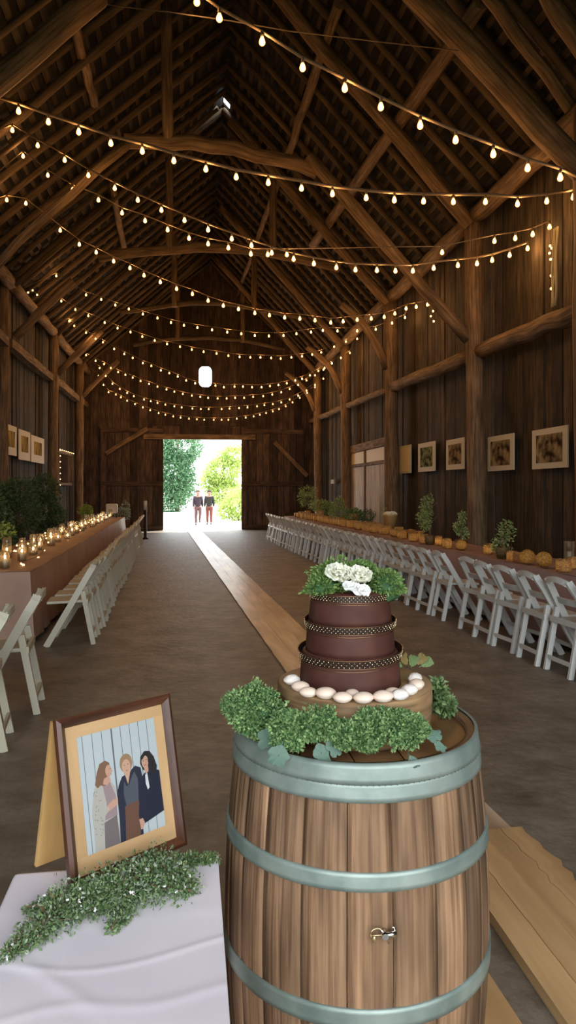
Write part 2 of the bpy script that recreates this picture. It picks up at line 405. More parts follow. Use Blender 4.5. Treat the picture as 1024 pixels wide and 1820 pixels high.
# roof deck + lath (one ceiling mesh), with a small hole high on the far slope
hole = None
def roof_hit(u, v, off=0):
    d = P(u, v, 1) - Vector((0, 0, H)); o = Vector((0, 0, H)); best = None
    for (xa, xb) in ((XL, XK), (XR, XK)):
        sl = (ZK - ZE) / (xb - xa)      # z = ZE + sl*(x-xa) - off
        den = d.z - sl * d.x
        if abs(den) < 1e-6: continue
        t = (ZE + sl * (o.x - xa) - off - o.z) / den
        p = o + d * t
        if t > 0 and (min(xa, xb) - .01 <= p.x <= max(xa, xb) + .01):
            if best is None or t < best[0]: best = (t, p)
    return best[1]
hp = roof_hit(404, 183)
mb = MB()
sides = {'l': (XL, XK), 'r': (XR, XK)}
def deck(a, b, y0, y1, k0, k1):
    """slab of roof between fractions k0..k1 up the slope"""
    xa, xb = sides[a]
    p = [(xa + (xb - xa) * k, ZE + (ZK - ZE) * k) for k in (k0, k1)]
    q = []
    for dz in (0.05, .11):
        q += [(p[0][0], y0, p[0][1] + dz), (p[0][0], y1, p[0][1] + dz), (p[1][0], y1, p[1][1] + dz), (p[1][0], y0, p[1][1] + dz)]
    bs = len(mb.v); mb.v += q
    for fc in ((0, 1, 2, 3), (4, 7, 6, 5), (0, 4, 5, 1), (1, 5, 6, 2), (2, 6, 7, 3), (3, 7, 4, 0)):
        mb.face([bs + i for i in fc], [(q[i][1], q[i][0]) for i in fc], 0)
hs = 'l' if hp.x < XK else 'r'
xa, xb = sides[hs]; hk = (hp.x - xa) / (xb - xa); hy = hp.y
for sd in 'lr':
    if sd != hs: deck(sd, 0, Y0 - .3, Y1 + .3, -.06, 1.0)
    else:
        deck(sd, 0, Y0 - .3, hy - .3, -.06, 1.0); deck(sd, 0, hy + .3, Y1 + .3, -.06, 1.0)
        deck(sd, 0, hy - .3, hy + .3, -.06, hk - .018); deck(sd, 0, hy - .3, hy + .3, hk + .018, 1.0)
    xa, xb = sides[sd]; sl = Vector((xb - xa, 0, ZK - ZE)).normalized(); nrm = Vector((sl.z, 0, -sl.x)) * (1 if sd == 'l' else -1)
    k = .01
    while k < .99:
        if not (sd == hs and abs(k - hk) < .02):
            c = Vector((xa + (xb - xa) * k, 0, ZE + (ZK - ZE) * k + .02))
            y = Y0
            while y < Y1:
                L_ = R.uniform(3, 4.5); y2 = min(y + L_, Y1)
                mb.sweep([c + Vector((0, y, 0)), c + Vector((0, y2, 0))], R.uniform(.07, .12), .03, up=nrm, m=1)
                y = y2 + .01
        k += R.uniform(.034, .046)
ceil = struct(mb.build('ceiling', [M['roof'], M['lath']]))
y = 3.6; i = 0
while y < Y1 - .2:
    for sd in 'lr':
        xa, xb = sides[sd]; r = R.uniform(.10, .15)
        a = Vector((xa, y, ZE - .08)); b = Vector((xb, y + R.uniform(-.1, .1), ZK - .08)); pts = []
        for j in range(6):
            t = j / 5; pts.append(a.lerp(b, t) + Vector((0, R.uniform(-.03, .03), R.uniform(-.025, .02))))
        rb = MB(); rb.sweep(pts, r, r * 1.1, seg=6, up=(0, 1, 0), ws=[R.uniform(.9, 1.1) for _ in pts])
        rb.build('rafter', M['rafter'], ceil)
    y += R.uniform(.55, .72)

# ------------------------------------------------------------------ timber frames
PXL, PXR = -3.98, 4.72
def rough(a, b, w, n=6, j=.02, mb=None, bow=None, seg=8, up=(0, 1, 0), h=None):
    a, b = Vector(a), Vector(b); pts = []
    for i in range(n + 1):
        t = i / n; p = a.lerp(b, t) + (Vector((R.uniform(-j, j), R.uniform(-j, j), R.uniform(-j, j))) if 0 < i < n else Vector())
        if bow: p += Vector(bow) * math.sin(PI * t)
        pts.append(p)
    mb = mb or MB(); mb.sweep(pts, w, h or w, seg=seg, up=up, ws=[R.uniform(.93, 1.07) for _ in pts]); return mb
fy = [7.9, 11.3, 16.3, 21.3, 26.1]
names = ['timber frame nearest the cake, its long braces crossing the top corners of the photo',
         'timber frame with the thick bare post standing between the hanging pictures on the right',
         'timber frame with crooked arched collar beam over the middle of the aisle',
         'timber frame just beyond the whitewashed double door of the right wall',
         'timber frame farthest away, close to the bright doorway']
zp = [6.2, 6.2, 6.2, 6.15, 6.15]
for i, y in enumerate(fy):
    t = empty('timber_frame', (0, 0, 0)); tag(t, names[i], 'timber frame', 'oak frames of the barn', kind='structure')
    for x in (PXL, PXR):
        w = .34 if x > 0 else .30
        if i == 2 and x < 0: x -= .14; w = .24
        rough((x + (.05 if x > 0 else -.03), y, 0), (x, y, zp[i]), w, 8, .012, up=(0, 1, 0)).build('post', M['beam'], t)
    if i < 2:
        if i == 1: rough((PXR - .1, y + .02, 4.15), (1.9, y + .02, 7.05), .22, 7, .02).build('brace', M['beam'], t)
        rough((PXL + .1, y + .02, 4.15), (-1.0, y + .02, 7.05), .26 if i == 0 else .14, 7, .03).build('brace', M['beam'], t)
    else:
        zz = 4.5 if i == 2 else 4.6
        rough((PXR - .1, y, zz), (PXR - 1.2, y, 6.0), .2, 7, .01, bow=(.14, 0, .1)).build('brace', M['beam'], t)
        rough((PXL + .1, y, 5.0), (PXL + 1.35, y, 6.3), .2, 5, .01, bow=(0, 0, .02)).build('brace', M['beam'], t)
    # principal rafters under the roof
    if i == 0: rough((PXR - .05, y - .05, 5.4), (XK + .1, y - .05, 8.95), .30, 7, .02).build('principal_rafter', M['beam'], t)
    else: rough((PXR - .1, y - .05, 6.05), (XK + .15, y - .05, roof_z(XK) - .62), .24, 7, .02).build('principal_rafter', M['beam'], t)
    rough((PXL + .1, y - .05, 6.15), (XK - .15, y - .05, roof_z(XK) - .35), .13, 7, .02).build('principal_rafter', M['rafter'], t)
    if i == 0:
        pass
    elif i == 1:
        rough((-1.05, y + .12, 7.15), (2.05, y + .12, 6.85), .24, 9, .03, bow=(0, 0, .16)).build('collar_beam', M['beam'], t)
        rough((-.36, y + .1, 7.2), (-.40, y + .1, 9.4), .17, 5, .01).build('queen_post', M['beam'], t)
    else:
        rough((-2.1, y + .12, 6.9), (3.5, y + .12, 6.9), .24 if i == 2 else .16, 10, .03, bow=(0, 0, .35)).build('collar_beam', M['beam' if i == 2 else 'rafter'], t)
        rough((-.5, y + .1, 7.1), (-.5, y + .1, 9.5), .17, 5, .01).build('queen_post', M['beam'], t)
        rough((1.9, y + .1, 7.1), (1.9, y + .1, 9.2), .17, 5, .01).build('queen_post', M['beam'], t)
# wall plates and girts, one log per bay
def log(name, a, b, w, lab, n=7, up=(0, 0, 1), seg=8):
    o = rough(a, b, w, n, .02, up=up, seg=seg).build(name, M['beam']); tag(o, lab, 'beam'); o['kind'] = 'structure'; return o
ys = [4.0] + fy + [Y1]
bay = ['nearest', 'second', 'third', 'fourth', 'fifth', 'farthest']
def gz(y): return 3.62 + .027 * y if y < 28 else 4.37
for i in range(6):
    a, b = ys[i], ys[i + 1]
    log('wall_plate', (PXR, a, 6.2), (PXR, b, 6.2), .30, 'hewn plate beam along the top of the right wall, %s bay from the camera' % bay[i])
    log('wall_plate', (PXL, a, 6.2), (PXL, b, 6.2), .28, 'hewn plate beam along the top of the left wall, %s bay from the camera' % bay[i])
    log('wall_girt', (PXR + .06, a + .14, gz(a)), (PXR + .06, b - .14, gz(b)), .27 if i < 3 else .2, 'rounded girt log halfway up the right wall, %s bay from the camera' % bay[i])
    log('wall_girt', (PXL - .08, a + .14, 4.9), (PXL - .08, b - .14, 4.86), .2, 'flat girt beam halfway up the left wall, %s bay from the camera' % bay[i], seg=4)
# wind braces lying under the roof slopes
def wind(u0, v0, u1, v1, w, lab):
    a, b = roof_hit(u0, v0, .3), roof_hit(u1, v1, .3)
    o = rough(a, b, w, 7, .02).build('wind_brace', M['beam']); tag(o, lab, 'beam'); o['kind'] = 'structure'
wind(857, 2, 556, 436, .22, 'diagonal wind brace crossing under the right roof slope, nearest of them')
wind(603, 6, 512, 275, .17, 'steep diagonal brace near the ridge, above the string lights')
wind(497, 318, 420, 530, .15, 'diagonal brace farther back near the ridge, in the dark')
wind(830, -60, 1023, 205, .16, 'straight roof timber running off the right edge of the photo')
wind(935, -60, 1040, 95, .2, 'heavy roof timber in the top right corner of the photo')
wind(128, 30, 168, 185, .15, 'short brace under the left roof slope, near the top left corner')
wind(200, 330, 222, 445, .15, 'short brace under the left roof slope, above the middle string lights')

# end wall carpentry: door leaves, braces, lintel
def doorleaf(x0, x1, y, lab):
    t = empty('barn_door', ((x0 + x1) / 2, y, 0)); tag(t, lab, 'door', 'sliding leaves of the far doorway')
    c = (x0 + x1) / 2
    mb = MB(); x = x0 + .02
    while x < x1 - .02:
        w = min(R.uniform(.2, .34), x1 - .02 - x); rect(mb, x - c, x + w - .012 - c, .06, 4.0, 0, .04); x += w
    mb.build('planks', M['wallend'], t)
    mb = MB()
    for z in (.12, 1.85, 3.95): rect(mb, x0 - c, x1 - c, z - .08, z + .08, -.05, .05)
    rect(mb, x0 - c, x0 + .2 - c, .04, 4.1, -.045, .05); rect(mb, x1 - .2 - c, x1 - c, .04, 4.1, -.045, .05)
    mb.build('ledges', M['wallend'], t)
    return t
doorleaf(-3.5, DX0 + .03, Y1 - .12, 'dark plank barn door slid open left of the bright doorway')
doorleaf(DX1 - .03, 4.5, Y1 - .12, 'dark plank barn door slid open right of the bright doorway')
def ebar(a, b, w, lab):
    mb = MB(); mb.sweep([a, b], .07, w, up=(0, 0, 1)); o = mb.build('wall_brace', M['beam']); tag(o, lab, 'beam'); o['kind'] = 'structure'
ebar(WY(188, 806, Y1 - .27), WY(262, 762, Y1 - .27), .16, 'slanting brace on the far wall left of the doorway')
ebar(WY(488, 786, Y1 - .27), WY(546, 846, Y1 - .27), .16, 'slanting brace on the far wall right of the doorway')
mb = MB(); mb.box(((DX0 + DX1) / 2 - .1, Y1 - .2, DZ + .08), (4.4, .1, .2)); o = mb.build('door_lintel', M['beam']); tag(o, 'long timber lintel over the bright far doorway', 'beam'); o['kind'] = 'structure'

# ================================================================== STRING LIGHTS
bulb_mb = MB(); bulb_mb.lathe([(.004, .0), (.012, -.006), (.019, -.022), (.024, -.040), (.022, -.054), (.013, -.064), (.001, -.067)], 10)
bulb_me = None
def bulb_obj(parent, p, s=1.0, socket=True):
    global bulb_me, sock_me
    if bulb_me is None:
        b = bulb_mb.build('bulb', M['bulb']); bulb_me = b.data; COL.objects.unlink(b); bpy.data.objects.remove(b)
        k = MB(); k.lathe([(.006, .035), (.012, .032), (.013, .0), (.009, -.004)], 8); b = k.build('socket', M['socket']); sock_me = b.data; COL.objects.unlink(b); bpy.data.objects.remove(b)
    o = bpy.data.objects.new('bulb', bulb_me); COL.objects.link(o); o.parent = parent; o.location = p; o.scale = (s, s, s)
    if socket:
        k = bpy.data.objects.new('socket', sock_me); COL.objects.link(k); k.parent = o
lamp_data = bpy.data.lights.new('bulb_light', 'POINT'); lamp_data.energy = LAMP; lamp_data.color = (1, .50, .17); lamp_data.shadow_soft_size = .02
def strand(px, uL, DL, uR, DR, label, left=None, right=None, s=1.0, sock=True, cw=None):
    pa = P(uL, HV, DL); pb = P(uR, HV, DR)
    dx, dy = pb.x - pa.x, pb.y - pa.y
    pts = []
    for (u, v) in px:
        xr = (u - CU) / F; ex, ey = xr * CP + SP, -xr * SP + CP
        den = ex * dy - ey * dx
        D = (pa.x * dy - pa.y * dx) / den
        pts.append(P(u, v, D))
    t = empty('string_light', (0, 0, 0)); tag(t, label, 'string lights', 'bulb strings across the barn')
    up = Vector((0, 0, .07 * s))
    for k_, p in enumerate(pts):
        bulb_obj(t, p + Vector((0, 0, .033 * s)), s, sock)
        if k_ % 2 == 0:
            l = bpy.data.objects.new('bulb_light', lamp_data); COL.objects.link(l); l.parent = t; l.location = p
    w = [p + up for p in pts]
    def ext(p, q, x, z):
        d = (p - q); k = (x - p.x) / d.x if abs(d.x) > 1e-6 else 0
        return Vector((x, p.y + d.y * k, z))
    lx, lz = left if left else (-4.1, min(w[0].z + .5, 6.5))
    if w[0].x > lx + .05: w = [ext(w[0], w[2], lx, lz)] + w
    rx, rz = right if right else (4.9, min(w[-1].z + .4, 6.2))
    if w[-1].x < rx - .05: w = w + [ext(w[-1], w[-3], rx, rz)]
    mb = MB(); mb.sweep(w, cw or (.018 if sock else .012), seg=5, cap=False); mb.build('cable', M['cable'], t)
    return t
strand([(350, 2), (390, 31), (466, 73), (538, 119), (613, 156), (677, 189), (747, 222), (810, 248), (877, 273), (938, 298), (996, 315)], 350, 6.3, 996, 7.2,
       'nearest and highest bulb string, coming from the top edge of the photo', left=(-2.2, 7.9), right=(4.9, 4.55), s=1.25, cw=.032)
strand([(33, 197), (86, 216), (140, 234), (197, 254), (253, 268), (309, 285), (366, 300), (420, 314), (477, 324), (536, 334), (591, 344), (651, 351), (701, 355), (753, 357), (806, 358), (863, 358), (920, 362), (972, 357), (1019, 350)],
       0, 8.5, 1024, 9.0, 'second nearest bulb string, crossing the whole photo on a thick cable', left=(-3.6, 6.7), s=1.25, cw=.042)
strand([(22, 231), (67, 258), (115, 284), (157, 311), (204, 334), (245, 355), (287, 373), (328, 391), (370, 408), (412, 424), (447, 436), (483, 449), (522, 460), (558, 468), (598, 475), (632, 479), (670, 480), (703, 481), (734, 481), (771, 476), (814, 471), (848, 468), (875, 462), (906, 453), (938, 441)],
       0, 10.5, 940, 10.3, 'third nearest bulb string, passing in front of the thick right post', s=1.2, cw=.03)
strand([(41, 277), (85, 311), (129, 337), (175, 355), (217, 378), (258, 392), (298, 408), (336, 423), (370, 433), (406, 440), (446, 451), (476, 452), (510, 452), (786, 448), (879, 428), (916, 423), (947, 416), (977, 403)],
       0, 12.0, 977, 9.8, 'fourth nearest bulb string, its middle stretch dark above the third string', s=1.2)
strand([(12, 355), (46, 331 + 30), (107, 409), (141, 434), (171, 448), (202, 464), (231, 476), (256, 489), (285, 501), (314, 513), (342, 522), (370, 534), (397, 543), (424, 549), (453, 556), (479, 560), (506, 564), (533, 566), (560, 569), (588, 573), (610, 571), (635, 568), (660, 566), (683, 563), (702, 557), (722, 548), (740, 545), (760, 541)],
       0, 12.5, 765, 14.3, 'fifth nearest bulb string, hanging alone over the middle of the aisle', s=1.2)
strand([(100, 490), (128, 508), (153, 524), (180, 532), (205, 542), (229, 549), (254, 558), (280, 565), (304, 573), (327, 578), (351, 582), (377, 586), (404, 590), (429, 593), (453, 596), (478, 597), (504, 596), (527, 593), (553, 590), (574, 587), (600, 588), (635, 588), (668, 585), (697, 574), (720, 564)],
       110, 17, 722, 15.9, 'sixth nearest bulb string, just below the lone fifth one', sock=False)
strand([(109, 535), (134, 550), (157, 561), (186, 573), (209, 583), (232, 590), (253, 598), (275, 605), (297, 611), (320, 616), (341, 621), (362, 625), (385, 628), (406, 632), (426, 634), (445, 635), (463, 635), (482, 636), (499, 637), (518, 635), (537, 633), (555, 630), (571, 626), (594, 616), (615, 607), (635, 602)],
       100, 18, 640, 20, 'seventh nearest bulb string, clear above the bright loft opening', sock=False)
strand([(123, 570), (132, 579), (153, 591), (170, 602), (183, 608), (203, 620), (221, 629), (236, 636), (254, 645), (269, 650), (286, 658), (301, 663), (316, 669), (331, 676), (347, 681), (365, 684), (383, 685), (398, 688), (417, 687), (432, 687), (448, 688), (465, 688), (480, 686), (495, 684), (510, 681), (525, 676), (537, 673), (551, 667), (566, 659), (577, 654), (590, 645), (606, 636), (622, 627)],
       120, 20.5, 625, 21, 'eighth bulb string, its lowest bulbs just under the bright loft opening', sock=False)
strand([(153, 631), (170, 641), (185, 647), (197, 654), (210, 661), (223, 666), (236, 671), (250, 677), (265, 682), (280, 687), (296, 692), (310, 696), (325, 700), (341, 703), (356, 705), (370, 707), (387, 708), (403, 708), (418, 707), (434, 707), (450, 705), (468, 704), (484, 701), (500, 697), (515, 691), (530, 684), (545, 676), (560, 667), (575, 657), (590, 646)],
       150, 22.5, 600, 22.5, 'ninth bulb string, third from the lowest over the far doorway', sock=False)
strand([(177, 654), (188, 668), (200, 682), (213, 691), (226, 698), (238, 704), (256, 710), (268, 713), (280, 716), (294, 719), (310, 722), (323, 724), (342, 726), (357, 727), (371, 727), (394, 727), (408, 726), (425, 725), (440, 724), (457, 722), (470, 720), (485, 718), (500, 715), (515, 710), (530, 703), (545, 694), (560, 684), (575, 673)],
       175, 24, 600, 24.2, 'tenth bulb string, second lowest over the far doorway', sock=False)
strand([(175, 668), (184, 684), (193, 697), (206, 701), (215, 706), (226, 712), (240, 718), (254, 724), (267, 729), (282, 734), (294, 737), (308, 740), (321, 742), (336, 744), (350, 745), (363, 746), (380, 746), (394, 746), (406, 746), (421, 744), (437, 742), (451, 740), (462, 737), (473, 734), (485, 731), (496, 727), (508, 722), (520, 715), (533, 707), (546, 698), (560, 688)],
       175, 25.6, 575, 25.9, 'farthest and lowest bulb string, sagging just above the bright doorway', sock=False)

mb = MB(); q = [roof_hit(165, 5, .5)] + [P(300, 22, 6.4), P(410, 37, 6.6), P(512, 55, 6.9), P(680, 75, 7.3)] + [P(815, 90, 7.7)]
mb.sweep(q, .012, seg=5); o = mb.build('guy_wire', M['cable']); tag(o, 'thin bare wire without bulbs crossing the top of the photo', 'wire')
# small fairy lights hanging on the walls
fm = MB(); fm.ball((0, 0, 0), .014, 6, 4); fo = fm.build('fairy_bulb', M['fairy']); fairy_me = fo.data; bpy.data.objects.remove(fo)
def fairy(pts, label, cat='fairy lights', group=None, s=1.0, loop=False):
    t = empty('fairy_lights'); tag(t, label, cat, group)
    for p in pts:
        o = bpy.data.objects.new('fairy_bulb', fairy_me); COL.objects.link(o); o.parent = t; o.location = p; o.scale = (s, s, s)
    mb = MB(); q = [p + Vector((0, 0, .015)) for p in pts]
    mb.sweep(q, .008, seg=4, cap=False); mb.build('wire', M['cable'], t)
XW = 4.86
fairy([WX(u, v, XW) for u, v in [(977, 403), (978, 437), (981, 441), (977, 450), (979, 461), (980, 490), (983, 493), (980, 513)]], 'short fairy light strand hanging down the right wall above the girt', s=1.4)
fairy([WX(u, v, 4.7) for u, v in [(764, 541), (770, 553), (766, 562), (771, 571)]], 'tiny cluster of fairy lights on the right wall beyond the thick post', s=1.6)
fairy([WX(u, v, -3.8) for u, v in [(50, 520), (58, 516), (66, 524), (76, 503), (98, 505), (110, 512)]], 'cluster of fairy lights above the left wall girt', s=1.7)
fairy([WX(u, v, -3.9) for u, v in [(8, 355), (28, 354), (35, 393), (52, 407)]], 'sparse fairy lights high up at the left edge', s=1.5)
# gauzy gold curtain strand beside it on the right wall
mb = MB()
a, b = WX(988, 405, 4.84), WX(984, 545, 4.84)
for k in range(3):
    pts = [a.lerp(b, j / 8) + Vector((0, (k - 1) * .05 + R.uniform(-.02, .02), 0)) for j in range(9)]
    mb.sweep(pts, .035, .012, seg=6, up=(0, 1, 0))
o = mb.build('gauze_drape', M['creampanel']); tag(o, 'thin gauzy strip hanging on the right wall near the top right', 'drape')

# ================================================================== FURNITURE
def long_cloth(name, mat, xe, sl, y0, y1, depth, side, label, drop=.06, zt=.76, near_end=True):
    """side +1: cloth front edge at x = xe(y), table reaching to +x"""
    mb = MB(); n = int((y1 - y0) / .12)
    for part in ('top', 'front', 'back'):
        rows = []
        for i in range(n + 1):
            y = y0 + (y1 - y0) * i / n; x = xe + sl * y
            wv = .018 * math.sin(y * 9 + math.sin(y * 3.1) * 2) + .012 * math.sin(y * 23)
            if part == 'top': ps = [(x + side * depth * k / 4, y, zt + .004 * math.sin(y * 5 + k)) for k in range(5)]
            elif part == 'front': ps = [(x - side * (.004 + .05 * k / 4 + wv * k / 4), y, zt - (zt - drop) * k / 4) for k in range(5)]
            else: ps = [(x + side * (depth + .004 + .05 * k / 4 + wv * k / 4), y, zt - (zt - drop) * k / 4) for k in range(5)]
            b = len(mb.v); mb.v += ps; rows.append(b)
        for i in range(n):
            for k in range(4):
                q = (rows[i] + k, rows[i + 1] + k, rows[i + 1] + k + 1, rows[i] + k + 1)
                mb.face(q, [(0, 0)] * 4, 0, True)
    for y in (y0, y1):
        x = xe + sl * y; m = 8; base = len(mb.v)
        for i in range(m + 1):
            for k in range(5):
                s = -1 if y == y0 else 1
                mb.v.append((x + side * depth * i / m - (side * .05 * k / 4 if i == 0 else 0), y + s * (.004 + .04 * k / 4 + .015 * math.sin(i * 2.3) * k / 4), zt - (zt - drop) * k / 4))
        for i in range(m):
            for k in range(4):
                b = base + i * 5 + k; mb.face((b, b + 5, b + 6, b + 1), None, 0, True)
    o = mb.build(name, mat); tag(o, label, 'tablecloth'); return o
RT = (4.07, -.048); LT = (-1.46, -.027)
long_cloth('tablecloth', M['pink'], RT[0], RT[1], 5.2, 22.6, .80, 1, 'mauve cloth over the long banquet table along the right wall')
long_cloth('tablecloth', M['lcloth'], LT[0], LT[1], 7.65, 22.5, .95, -1, 'rust brown cloth over the long banquet table on the left')

def make_chair(mat, seatmat, name='folding_chair'):
    """faces local +y; rear feet at y = 0"""
    t = empty(name)
    W = .21; top = .84
    for s in (-1, 1):
        m_ = MB()
        m_.sweep([(s * W, .47, .0), (s * W, .24, .40), (s * (W - .03), .06, .72), (s * (W - .045), .015, .79), (s * (W - .06), .0, .825)], .03, .062, up=(0, 1, 0)); m_.build('side_frame', mat, t)
        m_ = MB(); m_.sweep([(s * (W - .032), .0, 0), (s * (W - .032), .11, .56)], .028, .048, up=(0, 1, 0)); m_.build('rear_leg', mat, t)
    m_ = MB()
    W2 = W - .05
    pts = [(-(W2 - .01), .012, .795)] + [(-(W2) + .02 + (2 * W2 - .04) * k / 8, -.012 - .018 * math.sin(PI * k / 8), .812 + .022 * math.sin(PI * k / 8)) for k in range(9)] + [((W2 - .01), .012, .795)]
    m_.sweep(pts, .026, .05, up=(0, 0, 1)); m_.build('top_rail', mat, t)
    m_ = MB()
    pts = [(-W + .02 + 2 * (W - .02) * k / 8, .12 - .03 * math.sin(PI * k / 8), .63) for k in range(9)]
    m_.sweep(pts, .014, .06, up=(0, -.4, 1)); m_.build('back_slat', mat, t)
    m_ = MB(); m_.sweep([(0, .10, .455), (0, .47, .445)], .37, .03); m_.build('seat', seatmat, t, bevel=.01)
    m_ = MB(); m_.sweep([(-W, .065, .455), (W, .065, .455)], .022, .05); m_.build('seat_rail', mat, t)
    m_ = MB(); m_.sweep([(-W + .03, .01, .12), (W - .03, .01, .12)], .018, .036); m_.build('stretcher', mat, t)
    m_ = MB(); m_.sweep([(-W, .40, .15), (W, .40, .15)], .018, .034); m_.build('stretcher', mat, t)
    return t
ch = make_chair(M['white'], M['seatw']); reg(ch)
ys_r = [5.30, 5.78, 6.25, 6.75, 7.2, 7.66, 8.5, 8.95, 9.35]
while ys_r[-1] < 22.2: ys_r.append(ys_r[-1] + R.uniform(.42, .5))
for i, y in enumerate(ys_r):
    c = ch if i == 0 else copy_tree(ch)
    x = 3.44 - .045 * y + R.uniform(-.03, .03)
    c.location = (x, y, 0); c.rotation_euler = (0, 0, -PI / 2 + math.radians(3 + R.uniform(-6, 6)))
    pre = 'white folding chair on the aisle side of the right table, '
    tag(c, pre + ORD[i] + ' from its near end', 'chair', 'folding chairs along the right table')
cl = make_chair(M['cream'], M['cream']); reg(cl)
ys_l = [7.75]
while ys_l[-1] < 21.5: ys_l.append(ys_l[-1] + R.uniform(.46, .54))
for i, y in enumerate(ys_l):
    c = cl if i == 0 else copy_tree(cl)
    c.location = (-.76 - .032 * y + R.uniform(-.02, .02), y, 0); c.rotation_euler = (0, 0, PI / 2 + math.radians(3 + R.uniform(-3, 3)))
    tag(c, 'cream folding chair on the aisle side of the left table, ' + ORD[i] + ' from its near end', 'chair', 'folding chairs along the left table')
for (x, y, a, lab) in ((-1.17, 4.72, 8, 'white folding chair cut by the left edge of the photo, brightly lit back'), (-1.12, 5.45, 6, 'white folding chair standing alone behind the one cut by the left edge')):
    c = copy_tree(cl); c.location = (x, y, 0); c.rotation_euler = (0, 0, PI / 2 + math.radians(a)); c.scale = (1, 1, 1.03)
    tag(c, lab, 'chair', 'loose chairs at the left edge')

# ------------------------------------------------------------------ aisle boards
def strip(name, mat, pts_l, pts_r, z, th, lab, cat, nb=4):
    mb = MB(); n = len(pts_l)
    for k in range(nb):
        a, b = k / nb, (k + 1) / nb - .004; base = len(mb.v); o = R.random() * 5
        for i in range(n):
            l, r = Vector(pts_l[i]), Vector(pts_r[i])
            for t_, zz in ((a, z + th), (b, z + th), (b, z), (a, z)):
                p = l.lerp(r, t_); mb.v.append((p.x, p.y, zz + (.0015 * math.sin(p.y * 2.3 + k * 2) if zz > z else 0)))
        for i in range(n - 1):
            A = base + 4 * i; B = A + 4; la, lb = pts_l[i][1] + o, pts_l[i + 1][1] + o
            for j in range(4):
                q = (j + 1) % 4
                mb.face((A + j, B + j, B + q, A + q), [(la, (k + j * .2) * .15), (lb, (k + j * .2) * .15), (lb, (k + j * .2 + .9) * .15), (la, (k + j * .2 + .9) * .15)])
        mb.face((base, base + 1, base + 2, base + 3)); e = base + 4 * (n - 1); mb.face((e + 3, e + 2, e + 1, e))
    o = mb.build(name, mat); tag(o, lab, cat); return o
def rx(y): return 1.38 - .046 * y
pl = []; pr = []
y = 3.15
while y < 27.6:
    pl.append((rx(y) - .27 + R.uniform(-.004, .004), y)); pr.append((rx(y) + .27 + R.uniform(-.006, .006), y)); y += .3
strip('aisle_runner', M['runner'], [(a, b, 0) for a, b in pl], [(a, b, 0) for a, b in pr], .002, .018, 'long pale board walkway running down the aisle to the bright doorway', 'runner', 3)
pl = []; pr = []; y = 1.0
while y < 3.1:
    j = 0 if y < 2.6 else R.uniform(-.03, .02)
    pl.append((1.08 + .01 * y, y)); pr.append((1.60 + j - .02 * y + R.uniform(-.006, .006), y)); y += .05
strip('pine_plank', M['plank'], [(a, b, 0) for a, b in pl], [(a, b, 0) for a, b in pr], .003, .045, 'wide golden pine plank with a ragged edge lying right of the barrel', 'plank', 4)
strip('pine_plank', M['plank'], [(.70, .9, 0), (.72, 2.45, 0)], [(1.0, .9, 0), (.955, 2.45, 0)], .003, .04, 'smaller golden plank at the bottom edge beside the barrel foot', 'plank', 1)

# ================================================================== BARREL
BX, BY = .411, 1.742
bar = empty('wine_barrel', (BX, BY, 0)); tag(bar, 'oak wine barrel with grey metal hoops holding the cake', 'barrel')
def br(z): return .328 - .033 * ((z - .6) / .44) ** 2
ZT = 1.035
mb = MB(); ns = 22; a = 0
cuts = []
while a < 2 * PI - .12:
    cuts.append(a); a += R.uniform(.20, .34)
cuts.append(2 * PI)
for k in range(len(cuts) - 1):
    g = .006; a0, a1 = cuts[k] + g / 2, cuts[k + 1] - g / 2; base = len(mb.v); nz, na = 18, 4; o = R.random() * 7
    for i in range(nz + 1):
        z = .01 + (ZT - .01) * i / nz; r = br(z)
        for j in range(-1, na + 2):
            jj = min(max(j, 0), na); an = a0 + (a1 - a0) * jj / na; rr = r - (.012 if j in (-1, na + 1) else .0015 if jj in (0, na) else 0)
            mb.v.append((rr * math.cos(an), rr * math.sin(an), z))
    c_ = na + 3
    for i in range(nz):
        for j in range(na + 2):
            A = base + i * c_ + j; B = A + c_; z0 = ZT * i / nz + o; z1 = ZT * (i + 1) / nz + o; u0 = (a0 + (a1 - a0) * j / na) * .33; u1 = (a0 + (a1 - a0) * (j + 1) / na) * .33
            mb.face((A, A + 1, B + 1, B), [(z0, u0), (z0, u1), (z1, u1), (z1, u0)], 0, True)
mb.lathe([(br(z / 10 * ZT) - .013, z / 10 * ZT) for z in range(11)], 48)
mb.lathe([(br(ZT) - .002, ZT), (br(ZT) - .022, ZT), (br(ZT) - .022, ZT - .03)], 64)
mb.build('staves', M['stave'], bar)
mb = MB()
x = -.28
while x < .27:                       # head boards
    w = .112; x1 = min(x + w, .275); r = .276
    ys_ = [math.sqrt(max(r * r - q * q, 0)) for q in (x, x1)]
    n = 8; top = []; 
    for k in range(n + 1):
        q = x + .0015 + (x1 - x - .003) * k / n; top.append((q, math.sqrt(max(r * r - q * q, 0.0001)), ZT - .012))
    bot = [(p[0], -p[1], p[2]) for p in reversed(top)]
    loop = top[::-1] + bot[::-1]
    b = len(mb.v); mb.v += loop; mb.face(range(b, b + len(loop)), [(p[1], p[0]) for p in loop], 0)
    x = x1
mb.build('barrel_head', M['head'], bar)
def hoop(z0, z1, name='hoop', off=.004):
    mb = MB(); n = 4
    prof = [(br(z0 + (z1 - z0) * k / n) + off, z0 + (z1 - z0) * k / n) for k in range(n + 1)]
    prof = [(prof[0][0] - off, z0)] + prof + [(prof[-1][0] - off - .002, z1)]
    mb.lathe(prof, 96); mb2 = mb.build(name, M['hoop'], bar); return mb2
hoop(.998, 1.041, off=.0055); hoop(.962, 1.002, off=.004)
hoop(.785, .823); hoop(.502, .545); hoop(.22, .26); hoop(.01, .07)
mb = MB()
